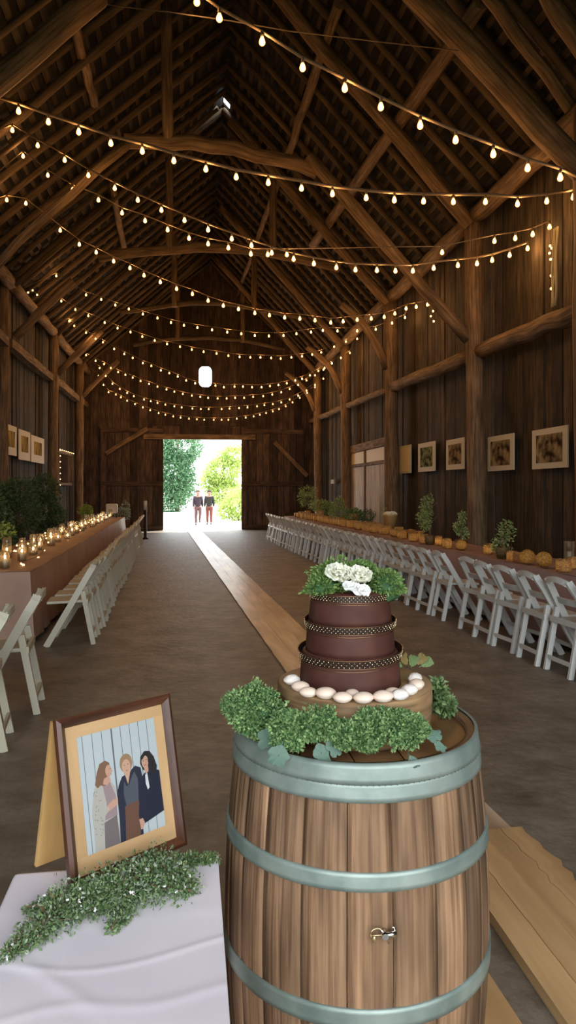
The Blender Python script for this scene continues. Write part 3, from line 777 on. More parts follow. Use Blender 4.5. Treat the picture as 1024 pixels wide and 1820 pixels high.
for k in range(150):                 # seam of small dimples under the top hoop
    a_ = 2 * PI * k / 150; r_ = br(1.0) + .0065; mb.ball((r_ * math.cos(a_), r_ * math.sin(a_), .9985), .0014, 5, 3)
mb.build('hoop_seam', M['hoopedge'], bar)
# small metal tap
tap = empty('tap'); tap.parent = bar
az = math.atan2(P(683, 1660, 1.45).y - BY, P(683, 1660, 1.45).x - BX)
zt = .705; rr = br(zt)
cx, cy = rr * math.cos(az), rr * math.sin(az)
nrm = Vector((math.cos(az), math.sin(az), 0)); tan = Vector((-math.sin(az), math.cos(az), 0)); 
if (P(700, 1660, 1.45) - P(683, 1660, 1.45)).dot(tan) < 0: tan = -tan
def tp(x, z, d=.012): return Vector((cx, cy, zt)) + nrm * d + tan * x + Vector((0, 0, z))
mb = MB(); mb.sweep([tp(0, 0, -.004), tp(0, 0, .02)], .014, seg=12, up=(0, 0, 1)); mb.sweep([tp(-.004, 0, .014), tp(.024, .003, .014)], .009, seg=10, ws=[1, 1.5]); 
mb.sweep([tp(.02, -.012), tp(.023, 0), tp(.02, .014), tp(.015, .016)], .0045, seg=8)
mb.sweep([tp(0, 0), tp(.008, -.018)], .004, seg=8); mb.sweep([tp(0, 0), tp(-.008, .012)], .005, seg=8)
o1 = mb.build('tap_body', M['chrome'], bar)
mb = MB(); mb.sweep([tp(-.016 + .014 * math.cos(t), .002 + .012 * math.sin(t)) for t in [PI * k / 10 for k in range(-1, 13)]], .003, seg=8)
mb.sweep([tp(-.03, 0), tp(0, 0)], .002, seg=6); mb.ball(tp(-.022, -.008), (.004, .003, .007), 8, 6)
mb.build('tap_key', M['brass'], bar)
bpy.data.objects.remove(tap)

# ------------------------------------------------------------------ cake board and cake
ZB0, ZB = 1.024, 1.134
CX, CY = .411, 1.745
mb = MB(); wv = lambda a, z: 1 + .008 * math.sin(3 * a) + .006 * math.sin(7 * a + 1)
mb.lathe([(.001, ZB0), (.186, ZB0), (.192, ZB0 + .008), (.196, ZB0 + .07), (.195, ZB - .004), (.191, ZB), (.001, ZB)], 64, wob=wv)
for i in range(len(mb.f)):
    if min(mb.v[q][2] for q in mb.f[i]) > ZB - .001: mb.m[i] = 1
o = mb.build('cake_board', [M['board'], M['boardtop']]); o.location = (CX, CY, 0); tag(o, 'round slice of pale wood carrying the chocolate cake', 'cake board')
KX, KY = .398, 1.742
cake = empty('wedding_cake', (KX, KY, ZB)); tag(cake, 'three tier chocolate cake with beaded gold bands', 'cake')
tiers = [(0.0, .083, .128, .121), (.083, .158, .113, .107), (.158, .232, .105, .097)]
for z0, z1, r0, r1 in tiers:
    mb = MB(); mb.lathe([(.001, z0), (r0, z0), (r0 - .001, z0 + .01), (r1 + .001, z1 - .006), (r1 - .003, z1), (.001, z1)], 64); mb.build('cake_tier', M['choc'], cake)
def trim(zc, r0, h, tilt, flare):
    """a beaded band with two thin gold wires"""
    def pt(a, r, z): return (r * math.cos(a), r * math.sin(a), z + tilt * math.sin(a + .6) * r)
    t_ = MB(); n = 72
    for zz, rr in ((zc - h / 2, r0), (zc + h / 2, r0 + flare)):
        t_.sweep([pt(2 * PI * k / n, rr + .001, zz) for k in range(n + 1)], .0014, seg=5, m=0, cap=False)
    t_.sweep([pt(2 * PI * k / n, r0, zc - h * .85) for k in range(n + 1)], .0014, seg=5, m=0, cap=False)
    base = len(t_.v)
    for k in range(n):
        a = 2 * PI * k / n
        for rr, zz in ((r0 - .001, zc - h / 2), (r0 + flare - .001, zc + h / 2)): t_.v.append(pt(a, rr, zz))
    for k in range(n):
        k2 = (k + 1) % n; t_.face((base + 2 * k, base + 2 * k2, base + 2 * k2 + 1, base + 2 * k + 1), None, 1, True)
    for row in range(3):
        nb = 66
        for k in range(nb):
            a = 2 * PI * (k + .5 * (row % 2)) / nb; fr = (row + .8) / 3.6
            t_.ball(pt(a, r0 + flare * fr + .0008, zc - h / 2 + h * fr), R.uniform(.0010, .0021), 5, 3, m=2)
    t_.build('beaded_band', [M['gold'], M['band'], M['bead']], cake)
trim(.078, .127, .020, .05, .005)
trim(.152, .1125, .018, .03, .003)
trim(.222, .1005, .016, .0, .001)
# topper
top = empty('flower_topper', (KX, KY, ZB + .232)); tag(top, 'green sprigs with ivory and white blooms on top of the cake', 'flowers')
mb = MB()
cloud(mb, [((-.078, -.035, .012), (.038, .045, .03)), ((-.04, .03, .035), (.05, .05, .035)), ((.035, .035, .04), (.055, .05, .035)), ((.082, -.02, .02), (.048, .05, .04)), ((0, .0, .03), (.05, .05, .04))], 6500, .011, .005, core=1, zmin=.001, shell=.6, amp=1.8)
mb.build('foliage', [M['topleaf'], M['kalecore']], top)
def rose(parent, c, r, mat, layers=4, name='bloom', open_=1.0, nrm=(0, -.5, .8)):
    mb = MB(); nz = Vector(nrm).normalized(); ax = nz.orthogonal().normalized(); ay = nz.cross(ax)
    for l in range(layers):
        k = (l + 1) / layers; n = 4 + l
        for j in range(n):
            a = 2 * PI * j / n + l * .6 + R.uniform(-.15, .15); d = ax * math.cos(a) + ay * math.sin(a); tw = nz.cross(d)
            base = len(mb.v); N_ = 5
            for i in range(N_ + 1):
                t = i / N_; out = r * k * (.15 + .85 * math.sin(t * PI / 2) * open_); up = r * (.75 - .45 * k * open_) * math.sin(t * 2.2)
                hw = r * k * .75 * math.sin(PI * min(t * .75 + .12, 1)) 
                for s in (-1, -.5, 0, .5, 1):
                    p = Vector(c) + d * (out - abs(s) * .12 * r * k) + tw * (s * hw) + nz * (up + .12 * r * s * s + R.uniform(-.004, .004) * (r / .03))
                    mb.v.append(tuple(p))
            for i in range(N_):
                for s in range(4):
                    A = base + i * 5 + s; mb.face((A, A + 1, A + 6, A + 5), None, 0, True)
    mb.ball(Vector(c) + nz * r * .25, r * .35, 10, 8)
    mb.build(name, mat, parent)
rose(top, (.010, -.055, .038), .032, M['petal'], 5)
rose(top, (-.040, -.045, .045), .030, M['petal'], 5, open_=1.2)
rose(top, (.006, -.092, .010), .020, M['petalw'], 2, open_=1.3)
rose(top, (-.018, -.082, .018), .018, M['petalw'], 2, open_=1.2)

# shell cookies round the front of the board
def cookie(u, v, s, ridged, rot, lab):
    p = G(u, v + 9, ZB + .002); D = (p.y * CP + p.x * SP)
    d = Vector((p.x - CX, p.y - CY)); 
    mb = MB(); rx_, ry_, rz_ = .022 * s, .017 * s, .0125 * s
    Mr = Matrix.Rotation(rot, 3, 'Z')
    if ridged:
        mb.ball((0, 0, rz_), (rx_, ry_, rz_), 28, 12, M=Mr, wob=lambda d: 1 + .05 * math.cos(18 * math.atan2(d.z, d.x + .0001)))
    else:
        mb.ball((0, 0, rz_ * .9), (rx_, ry_, rz_), 20, 12, M=Mr, wob=lambda d: (1 + .06 * d.x) * (1 if d.z > -.2 else .93))
    o = mb.build('shell_cookie', M['cookiew'] if ridged else M['cookie']); o.location = (p.x, p.y, ZB + .0005)
    tag(o, lab, 'cookie', 'shell cookies round the cake')
cks = [(519, 1207, 1.0, 1, .5), (533, 1219, 1.05, 0, -.4), (547, 1229, 1.0, 0, -.3), (578, 1232, 1.15, 0, -.2), (608, 1239, 1.05, 0, -.1), (645, 1240, 1.1, 0, 0), (680, 1238, 1.15, 0, .1),
       (711, 1234, 1.0, 1, .4), (728, 1225, 1.0, 1, .5), (740, 1216, 1.1, 0, .9), (738, 1204, 1.0, 1, 1.0), (625, 1229, .8, 0, .2), (697, 1228, .9, 0, .3)]
cl_ = ['leftmost pale ridged shell cookie on the cake board', 'peach shell cookie second from the left on the board', 'peach shell cookie third from the left on the board', 'large peach shell cookie left of the cake board centre', 'peach shell cookie at the front of the board just left of centre', 'peach shell cookie at the very front middle of the board', 'large peach shell cookie at the front right of the board',
       'white ridged shell cookie at the front right of the board', 'white ridged shell cookie right of the front ones', 'peach shell cookie at the right end of the board', 'white ridged shell cookie farthest back on the right', 'small peach shell cookie tucked behind the front middle ones', 'small peach shell cookie tucked behind the front right ones']
for c_, l_ in zip(cks, cl_): cookie(*c_, l_)

# kale bunches on the barrel head
def kale(u, v, D, blobs, n, lab, extra=None, mat='kale'):
    c = P(u, v, D); t = empty('kale_bunch', (c.x, c.y, ZT)); tag(t, lab, 'greenery', 'leafy bunches around the cake board')
    mb = MB(); z = c.z - ZT
    cloud(mb, [((b[0][0], b[0][1], max(b[0][2] + z, .01)), b[1]) for b in blobs], n, .0095, .0062, core=1, zmin=.001 if not extra else None, shell=.62, jit=1.0, amp=2.0)
    mb.build('curly_leaves', [M[mat], M['kalecore']], t); return t, z
def bigleaf(parent, c, d, n, l, w, lob=5, name='broad_leaf', mat='blueleaf'):
    mb = MB(); c, d, n = Vector(c), Vector(d).normalized(), Vector(n).normalized(); a = d.cross(n).normalized(); n = a.cross(d)
    k = 26; pts = []; 
    for i in range(k):
        th = 2 * PI * i / k; rad = 1 + .16 * math.cos(lob * th)
        x = (1 - math.cos(th)) / 2 * l * (1 + .07 * math.cos(lob * th) + .04 * math.cos(11 * th)); y = math.sin(th) * w / 2 * (rad + .08 * math.cos(11 * th + 1))
        pts.append(c + d * x + a * y + n * (.25 * w * math.cos(2 * th) * .4 + .05 * w * math.cos(7 * th) - x * x * 2.5))
    b = len(mb.v); mid = c + d * l * .5 - n * .004; mb.v.append(tuple(mid)); mb.v += [tuple(p) for p in pts]
    for i in range(k): mb.face((b, b + 1 + i, b + 1 + (i + 1) % k), None, 0, True)
    mb.sweep([c - d * l * .3, c, mid], .003, seg=5)
    mb.build(name, M[mat], parent)
t, z = kale(452, 1262, 1.66, [((-.035, .01, .0), (.034, .04, .034)), ((.0, .01, .018), (.042, .05, .04)), ((.03, -.01, .0), (.035, .04, .042)), ((-.005, -.03, -.012), (.045, .035, .035))], 9000, 'bushy curly kale bunch spilling over the left rim of the barrel')
bigleaf(t, (.055, -.07, .055), (.35, -.6, -.55), (.0, -.7, .6), .055, .05); bigleaf(t, (.03, -.07, .045), (-.25, -.4, -.8), (0, -.9, .3), .05, .045)
t, z = kale(545, 1296, 1.56, [((-.05, .0, .0), (.035, .03, .032)), ((-.01, .0, .005), (.042, .03, .032)), ((.035, -.005, .005), (.035, .03, .032))], 8000, 'curly kale bunch in front of the cake board, left of the middle')
bigleaf(t, (.02, -.03, .03), (.25, -.5, -.6), (0, -.8, .5), .045, .035); bigleaf(t, (-.06, -.03, .03), (-.3, -.5, -.6), (0, -.8, .5), .045, .045); bigleaf(t, (.045, -.03, .045), (.3, -.4, -.7), (0, -.8, .5), .045, .03)
t, z = kale(640, 1302, 1.535, [((-.035, .0, -.003), (.03, .028, .028)), ((.0, -.008, .0), (.038, .032, .036)), ((.03, .0, .012), (.034, .03, .036))], 8000, 'curly kale bunch at the very front middle of the barrel head')
t, z = kale(718, 1294, 1.56, [((-.022, .0, .01), (.034, .03, .036)), ((.02, -.003, .0), (.032, .03, .034)), ((.04, .01, -.01), (.022, .02, .02))], 6500, 'curly kale bunch in front of the cake board, right of the middle')
bigleaf(t, (.055, .01, .03), (.8, -.2, .2), (0, -.7, .7), .035, .03); bigleaf(t, (.07, .0, .02), (.7, -.3, -.4), (0, -.7, .7), .03, .022); bigleaf(t, (.0, -.045, .01), (.2, -.5, -.3), (0, -.5, .8), .03, .022)
c = P(782, 1235, 1.84)
t = empty('herb_bunch', (c.x, c.y, ZT)); tag(t, 'flat dark green leaves behind the cake board on the right', 'greenery')
mb = MB(); cloud(mb, [((-.01, 0, .05), (.02, .03, .03)), ((.012, 0, .02), (.025, .03, .02))], 500, .018, .012, zmin=.001); mb.build('leaves', M['sprig'], t)
for k in range(4): bigleaf(t, (.0, 0, .02 + .01 * k), (.6 - .3 * k, -.3, .4), (0, -.7, .7), .035, .03, 3, mat='sprig')
c = P(733, 1203, 1.89)
t = empty('herb_bunch', (c.x, c.y, ZB)); tag(t, 'small bronze and green leaves behind the right side of the cake', 'greenery')
for k in range(5): bigleaf(t, (-.03 + .014 * k, .0, .012 + .006 * (k % 2)), (-.5 + .3 * k, -.2, .5), (0, -.7, .6), .035, .026, 3, mat='dryleaf' if k % 2 else 'sprig')

# ================================================================== TABLE WITH THE PORTRAIT
TX0, TX1, TY0, TY1, TZ = -.385, .062, .72, 1.64, .76
mb = MB(); 
def wr(x, y):        # creases and soft wrinkles of the cloth
    z = 0
    def crease(d, a, w): return a * math.exp(-(d / w) ** 2)
    z += crease(x + .245, .006, .0035) + crease(y - (1.335 + .04 * math.sin(x * 9)), .005, .007) + crease(y - (1.21 + .05 * x + .012 * math.sin(x * 22)), .004, .012)
    z += crease((x + .30) * .7 + (y - 1.33) * .7 * 1.1, .006, .014) * (1 if x < -.2 else math.exp(-((x + .2) / .05) ** 2))
    z += crease(y - (1.45 + .1 * x), .002, .02) + .0012 * math.sin(x * 31 + y * 12) * math.sin(y * 19)
    return z * .27
nx, ny = 130, 200; OV = .42
def cl_pt(i, j):
    # i across incl. drop on the left; j along incl. drop at the back
    s = -OV + (TX1 - TX0 + OV) * i / nx; q = (TY1 - TY0 + OV) * j / ny
    x = TX0 + max(s, 0); y = TY0 + min(q, TY1 - TY0); z = TZ
    dl = max(-s, 0); db = max(q - (TY1 - TY0), 0)
    R0 = .012
    if dl: x -= R0 * (1 - math.exp(-dl / R0)) + dl * .10 * (1 + .4 * math.sin(y * 16)); z -= max(dl - .004, 0)
    if db: y += R0 * (1 - math.exp(-db / R0)) + db * .06 * (1 + .5 * math.sin(x * 25)); z -= max(db - .004, 0)
    if not dl and not db: z += wr(x, y)
    return (x, y, max(z, .05))
b0 = len(mb.v)
for j in range(ny + 1):
    for i in range(nx + 1): mb.v.append(cl_pt(i, j))
for j in range(ny):
    for i in range(nx):
        A = b0 + j * (nx + 1) + i; mb.face((A, A + 1, A + nx + 2, A + nx + 1), None, 0, True)
o = mb.build('tablecloth', M['cloth']); tag(o, 'creased pale lilac cloth over the small table at the bottom left', 'tablecloth')
t = empty('side_table', (0, 0, 0)); tag(t, 'small table hidden under the pale lilac cloth beside the barrel', 'table')
mb = MB(); mb.box(((TX0 + TX1) / 2, (TY0 + TY1) / 2, TZ - .022), (TX1 - TX0 - .012, TY1 - TY0 - .012, .03)); mb.build('tabletop', M['ply'], t)
for x in (TX0 + .04, TX1 - .04):
    for y in (TY0 + .04, TY1 - .04):
        mb = MB(); mb.box((x, y, (TZ - .037) / 2), (.03, .03, TZ - .037)); mb.build('leg', M['ply'], t)

# framed portrait, leaning back
BL = Vector((-.258, 1.540, TZ + .006)); BR = Vector((-.018, 1.715, TZ + .006))
ex = (BR - BL); FW = ex.length; ex.normalize(); back = Vector((-ex.y, ex.x, 0)); th = math.radians(12)
ez = (Vector((0, 0, 1)) * math.cos(th) + back * math.sin(th)).normalized(); en = ex.cross(ez); 
if en.y > 0: en = -en
FH = .355
fr = empty('picture_frame', BL); tag(fr, 'dark walnut picture frame with family portrait leaning on the lilac cloth', 'picture frame')
def fp(x, z, d=0): return ex * x + ez * z + en * d
fw = .022
mb = MB()
def molding(a, b, inn):
    """one mitred side: outer a-b, inner direction inn (towards the picture)"""
    pr = [(0, 0), (0, .016), (.4, .021), (.75, .014), (1, .008), (1, 0)]
    base = len(mb.v)
    for P_, s in ((a, 1), (b, -1)):
        for (k, d) in pr:
            along = (b - a).normalized() * s
            q = P_ + inn * (fw * k) + along * (fw * k); mb.v.append(tuple(fp(q.x, q.y, d)))
    n = len(pr); L_ = (b - a).length; o_ = R.random() * 3
    for i in range(n):
        j = (i + 1) % n
        mb.face((base + i, base + j, base + n + j, base + n + i), [(o_, i * .01), (o_, i * .01 + .01), (o_ + L_, i * .01 + .01), (o_ + L_, i * .01)])
V2 = Vector
molding(V2((0, 0, 0)), V2((FW, 0, 0)), V2((0, 1, 0))); molding(V2((FW, 0, 0)), V2((FW, FH, 0)), V2((-1, 0, 0)))
molding(V2((FW, FH, 0)), V2((0, FH, 0)), V2((0, -1, 0))); molding(V2((0, FH, 0)), V2((0, 0, 0)), V2((1, 0, 0)))
mb.build('frame_molding', M['walnut'], fr)
mb = MB(); mw, mw2 = .026, .036
for (x0, x1, z0, z1) in ((fw, FW - fw, fw, fw + mw2), (fw, FW - fw, FH - fw - mw, FH - fw), (fw, fw + mw, fw + mw2, FH - fw - mw), (FW - fw - mw, FW - fw, fw + mw2, FH - fw - mw)):
    lng = (x1 - x0) > (z1 - z0)
    q = [fp(x0, z0, .006), fp(x1, z0, .006), fp(x1, z1, .006), fp(x0, z1, .006)]
    mb.poly(q, uv=[(x0, z0), (x1, z0), (x1, z1), (x0, z1)] if lng else [(z0, x0), (z0, x1), (z1, x1), (z1, x0)])
mb.poly([fp(0, 0, 0), fp(0, FH, 0), fp(FW, FH, 0), fp(FW, 0, 0)])
mb.build('mat_board', M['mat'], fr)
# the print: pixel coordinates of the close-up crop mapped into the print's own rectangle
PX0, PX1, PZ0, PZ1 = fw + mw, FW - fw - mw, fw + mw2, FH - fw - mw
PW, PH = PX1 - PX0, PZ1 - PZ0
cols = {'bg': (.36, .40, .41), 'line': (.10, .11, .12), 'hairA': (.19, .10, .055), 'skin': (.52, .30, .21), 'skin2': (.55, .33, .22), 'shawl': (.42, .40, .35), 'skirt': (.16, .13, .13), 'pinkt': (.30, .22, .22),
        'hairB': (.30, .19, .10), 'navy': (.012, .016, .035), 'slate': (.07, .08, .10), 'brown': (.13, .06, .035), 'hairC': (.010, .008, .010), 'coat': (.008, .010, .028), 'white': (.62, .63, .64), 'lip': (.35, .09, .08), 'eye': (.03, .02, .015), 'dot': (.18, .17, .15)}
ck = list(cols); pm = [plain('print_' + k, [c_ * (1 if k == 'bg' else .78) for c_ in cols[k]], .45) for k in ck]
mb = MB(); lay = [0]
def pp(pts, c):
    lay[0] += 1; d = .0066 + lay[0] * .000012
    mb.poly([fp(PX0 + PW * x / 100, PZ1 - PH * y / 130, d) for x, y in pts], m=ck.index(c))
def blob(cx, cy, rx_, ry_, c, n=18, a0=0): pp([(cx + rx_ * math.cos(2 * PI * k / n) * math.cos(a0) - ry_ * math.sin(2 * PI * k / n) * math.sin(a0), cy + rx_ * math.cos(2 * PI * k / n) * math.sin(a0) + ry_ * math.sin(2 * PI * k / n) * math.cos(a0)) for k in range(n)], c)
pp([(0, 0), (100, 0), (100, 130), (0, 130)], 'bg')
for x in (6, 18, 30, 42.5, 54, 66, 77.5, 89): 
    w = .9 if x == 42.5 else .35
    pp([(x - w, 0), (x + w, 0), (x + w, 130), (x - w, 130)], 'line')
# woman on the left
pp([(9, 130), (10, 105), (9, 92), (11, 78), (15, 62), (22, 56), (34, 56), (40, 66), (42, 80), (40, 92), (41, 130)], 'shawl')
pp([(21, 130), (23, 102), (39, 98), (40, 130)], 'skirt')
pp([(25, 60), (34, 58), (40, 76), (40, 98), (24, 100), (28, 82)], 'pinkt')
for k in range(26): blob(12 + 10 * R.random(), 62 + 60 * R.random(), .5, .8, 'dot', 6)
pp([(19, 62), (16, 58), (20, 44), (24, 36), (31, 34), (36, 38), (36, 46), (33, 58), (28, 62), (22, 60)], 'hairA')
blob(34, 46.5, 3.9, 6.8, 'skin'); pp([(37.4, 45), (39.4, 48.2), (37.2, 49)], 'skin'); pp([(27, 54), (34, 52), (36, 58), (31, 62), (26, 60)], 'skin'); blob(36.2, 44.6, .7, .5, 'eye', 8); blob(36.6, 50.8, .9, .4, 'lip', 8)
pp([(20, 62), (17, 60), (22, 42), (27, 38), (30, 42), (27, 56)], 'hairA')
pp([(26, 86), (36, 80), (44, 80), (44, 84), (38, 88), (28, 92)], 'skin')
pp([(21, 86), (27, 84), (31, 88), (24, 96), (19, 94)], 'shawl')
# man in the middle
pp([(45, 66), (50, 58), (58, 56), (68, 50), (75, 54), (76, 64), (70, 92), (70, 130), (40, 130), (42, 100), (42, 74)], 'navy')
pp([(52, 64), (58, 68), (66, 56), (70, 66), (68, 90), (52, 92), (50, 78)], 'slate')
pp([(50, 92), (68, 90), (69, 104), (66, 130), (47, 130), (49, 108)], 'brown')
pp([(53, 56), (62, 54), (61, 62), (57, 68), (54, 62)], 'skin2')
blob(56.8, 44, 8.2, 11, 'hairB'); blob(56.6, 48, 5.5, 8.6, 'skin2'); pp([(51, 42), (54, 39.5), (60, 39), (63, 43), (62, 35), (55, 33), (50, 37)], 'hairB')
blob(54.6, 46, .8, .45, 'eye', 8); blob(59, 45.6, .8, .45, 'eye', 8); pp([(56.6, 46), (57.8, 50), (55.8, 50.2)], 'skin'); blob(57, 52.6, 1.6, .5, 'lip', 8)
pp([(51, 58), (54, 57), (57, 70), (54, 70)], 'navy'); pp([(61, 55), (65, 54), (58, 70), (57, 68)], 'navy')
# woman on the right
pp([(74, 66), (82, 60), (92, 60), (99.5, 64), (99.8, 104), (100, 112), (68, 120), (66, 108), (70, 84)], 'coat')
pp([(78, 58), (75, 50), (76, 42), (82, 36.5), (89, 38), (94, 46), (97, 58), (95, 66), (88, 66), (84, 60)], 'hairC')
blob(81.5, 49, 4.6, 7.4, 'skin'); pp([(79, 54), (85, 54), (85, 61), (81, 64)], 'skin'); pp([(86, 42), (90, 46), (90, 62), (86, 60), (85.5, 48)], 'hairC'); pp([(77, 43), (83, 38), (87, 43), (82, 42), (78, 46)], 'hairC')
blob(79.6, 47.4, .8, .45, 'eye', 8); blob(83.6, 47.2, .8, .45, 'eye', 8); blob(81.4, 53, 1.8, .6, 'lip', 8)
pp([(80, 64), (83, 63), (84, 80), (81.5, 82), (79.5, 74)], 'white')
pp([(67, 120), (66, 112), (71, 112), (73, 118), (70, 124), (67, 124)], 'skin')
mb.build('portrait_print', pm, fr)
st = empty('easel_stand', BL + back * .14); tag(st, 'golden plywood panel propped behind the picture frame', 'stand')
mb = MB()
q0 = [fp(.0, FH * .985, -.004), fp(FW, FH * .985, -.004)]
bb = [V2((0, 0, 0)) + back * .14 - ex * .008 + V2((0, 0, .002)), ex * (FW + .004) + back * .14 + V2((0, 0, .002))]
nn = (bb[1] - bb[0]).cross(q0[0] - bb[0]).normalized() * .009
if nn.dot(back) < 0: nn = -nn
qs = [bb[0], bb[1], q0[1], q0[0]]; off = BL - st.location
qs = [q + off for q in qs]; b = len(mb.v); mb.v += [tuple(q) for q in qs] + [tuple(q + nn) for q in qs]
for fc in ((0, 1, 2, 3), (7, 6, 5, 4), (0, 4, 5, 1), (1, 5, 6, 2), (2, 6, 7, 3), (3, 7, 4, 0)):
    mb.face([b + i for i in fc], [((mb.v[b + i][2]), mb.v[b + i][0] * 1.2 + mb.v[b + i][1] * .2) for i in fc])
mb.build('plywood_panel', M['ply'], st)

# greenery garlands on the cloth
def garland(px, zc, rad, n, lab, lw=(.009, .0048), pale=.25, flowers=30, name='greenery_garland', core=True):
    pts = [G(u, v, TZ + .012) for u, v in px]; c0 = pts[0]
    t = empty(name, (c0.x, c0.y, TZ + .005)); tag(t, lab, 'greenery')
    off = Vector((c0.x, c0.y, TZ + .005)); bl = []
    for i in range(len(pts) - 1):
        for k in range(3):
            tt = k / 3; r = rad[i] + (rad[i + 1] - rad[i]) * tt; p = pts[i].lerp(pts[i + 1], tt) - off
            bl.append(((p.x + R.uniform(-.2, .2) * r, p.y + R.uniform(-.2, .2) * r, max(r * .45, .008)), (r * R.uniform(.8, 1.15), r * R.uniform(.8, 1.15), r * .62)))
    mb = MB(); cloud(mb, bl, n, lw[0], lw[1], zmin=.002, shell=.25, jit=1.0, amp=2.0, mats=([0, 1], [1 - pale, pale]), core=None)
    lm = mb
    mb = MB(); mb.sweep([p - off + V2((0, 0, .006)) for p in pts], .004, seg=5)
    for _ in range(int(n / 90)):
        b_ = R.choice(bl); c = V2(b_[0]); d = rdir(); d.z = abs(d.z); mb.sweep([c, c + V2((d.x * b_[1][0], d.y * b_[1][1], d.z * b_[1][2])) * 1.05], .0012, seg=4)
    mb.build('stems', M['stem'], t)
    if flowers:
        for _ in range(flowers):
            b_ = R.choice(bl); d = rdir(); d.z = abs(d.z); d.y -= .4; d.normalize(); c = V2(b_[0]) + V2((d.x * b_[1][0], d.y * b_[1][1], d.z * b_[1][2]))
            for k in range(5): lm.leaf(c, (d + rdir() * .9).normalized(), rdir(), .006, .005, 2)
    lm.build('leaves', [M['sprig'], M['sprigpale'], M['petalw']], t)
garland([(18, 1695), (70, 1655), (130, 1615), (190, 1605), (235, 1590), (280, 1555), (320, 1575), (340, 1590)], 0, [.02, .036, .050, .056, .062, .056, .04, .014], 16500,
        'bushy garland of small dark leaves and white blossom in front of the picture frame', pale=.3, flowers=28)
garland([(318, 1532), (350, 1528), (392, 1524)], 0, [.022, .018, .012], 1600, 'thin light green sprig between the picture frame and the barrel', pale=.1, flowers=0, lw=(.009, .004), name='greenery_sprig')
garland([(200, 1655), (205, 1640), (225, 1620)], 0, [.008, .018, .02], 500, 'drooping sprig tip hanging from the front of the garland', pale=.3, flowers=0, name='greenery_sprig')
garland([(45, 1618), (75, 1610), (100, 1596)], 0, [.008, .012, .024], 600, 'short sprig pointing left at the corner of the picture frame', pale=.3, flowers=6, name='greenery_sprig')

# ================================================================== TABLE TOP DECOR, RIGHT
RZ = .765
def gold_pot(p, r, h, lab, cat='votive', mat='amber', closed=False, name='amber_votive', lit=True, grp='amber glass votives'):
    t = empty(name, (p.x, p.y, RZ)); tag(t, lab, cat, grp)
    mb = MB(); prof = [(.001, 0.002), (r * .84, .002), (r * .93, h * .12), (r * .95, h * .5), (r * .92, h * .86), (r * .84, h * .93), (r * .9, h)]
    if closed: prof = [(.001, .002)] + [(r * math.sin(PI * k / 10) , h / 2 - h / 2 * math.cos(PI * k / 10)) for k in range(1, 10)] + [(.001, h)]
    mb.lathe(prof, 18); mb.build('bowl', M[mat], t)
    if lit:
        mb = MB(); mb.lathe([(.001, .004), (.018, .004), (.018, h * .35), (.001, h * .35)], 10); c = mb.build('candle', M['wax'], t)
        mb = MB(); mb.ball((0, 0, h * .35 + .018), (.010, .010, .02), 8, 6); mb.build('flame', M['flame'], c)
def at(u, v, z=RZ):
    p = G(u, v, z); e = RT[0] + RT[1] * p.y
    p.x = max(min(p.x, e + .68), e + .10); return p
gp = [(1000, 1016, .085, .13, 'square-looking amber votive at the right edge of the photo'), (1022, 1010, .08, .12, 'amber votive cut by the right edge of the photo'),
      (880, 998, .07, .12, 'amber votive below the third potted tree, left of its pot'), (912, 1000, .07, .12, 'amber votive below the third potted tree, right of its pot'), (868, 985, .065, .14, 'taller amber votive left of the third potted tree'), (897, 1001, .075, .11, 'low amber votive in front of the third potted tree'),
      (795, 974, .07, .14, 'amber votive between the first and second potted trees'), (780, 970, .06, .15, 'amber votive right beside the first potted tree'), (748, 966, .08, .15, 'amber votive in front of the first potted tree'), (730, 962, .08, .14, 'amber votive left of the first potted tree')]
for u, v, r, h, lab in gp: gold_pot(at(u, v), r, h, lab)
for u, v, r, lab in ((937, 1003, .115, 'gold wire ball right of the third potted tree'), (967, 1008, .115, 'gold wire ball next to the amber votive at the right'), (730, 955, .10, 'gold wire ball raised behind the votives left of the first potted tree'), (820, 978, .10, 'gold wire ball holding the second potted tree')):
    gold_pot(at(u, v), r * .75, r * 1.5, lab, 'decor ball', 'goldmesh', True, 'wire_ball', lit=True, grp='gold wire balls')
def potted_tree(u, v, htop, crown_r, lab, pot_r=.09, mat='midleaf', z=RZ, p=None, n=500, stem=True, leaf=(.035, .02), dens=None, name='potted_tree', poth=.14, blobs=None):
    p = p or at(u, v, z); t = empty(name, (p.x, p.y, z)); tag(t, lab, 'plant', 'plants on the right table' if z == RZ and p.x > 0 else None)
    mb = MB(); mb.lathe([(.001, .002), (pot_r * .7, .002), (pot_r, poth), (pot_r * .9, poth), (pot_r * .85, poth - .02), (.001, poth - .02)], 18); mb.build('pot', M['amber'], t)
    mb = MB(); mb.sweep([(0, 0, poth - .03), (.01, 0, htop * .45), (-.01, .01, htop * .8)], .022, seg=6)
    for k in range(7):
        a = k * 2.4; mb.sweep([(0, 0, htop * (.4 + .06 * k)), (math.cos(a) * crown_r * .7, math.sin(a) * crown_r * .7, htop * (.55 + .055 * k))], .009, seg=5)
    mb.build('stem', M['stem'], t)
    mb = MB(); bl = blobs or [((R.uniform(-.5, .5) * crown_r, R.uniform(-.5, .5) * crown_r, htop - crown_r * (.7 + .75 * k)), (crown_r * R.uniform(.45, .75),) * 3) for k in range(4)]
    cloud(mb, bl, n, leaf[0], leaf[1], shell=.3, jit=1.0); mb.build('leaves', M[mat], t); return t
potted_tree(763, 968, .80, .17, 'tallest potted tree on the right table, thin trunk and bright leaves', mat='midleaf', n=750)
potted_tree(819, 976, .58, .12, 'small potted tree just left of the thick right post', mat='midleaf', n=450)
potted_tree(893, 992, .48, .15, 'low round potted tree just right of the thick post', mat='midleaf', n=650)
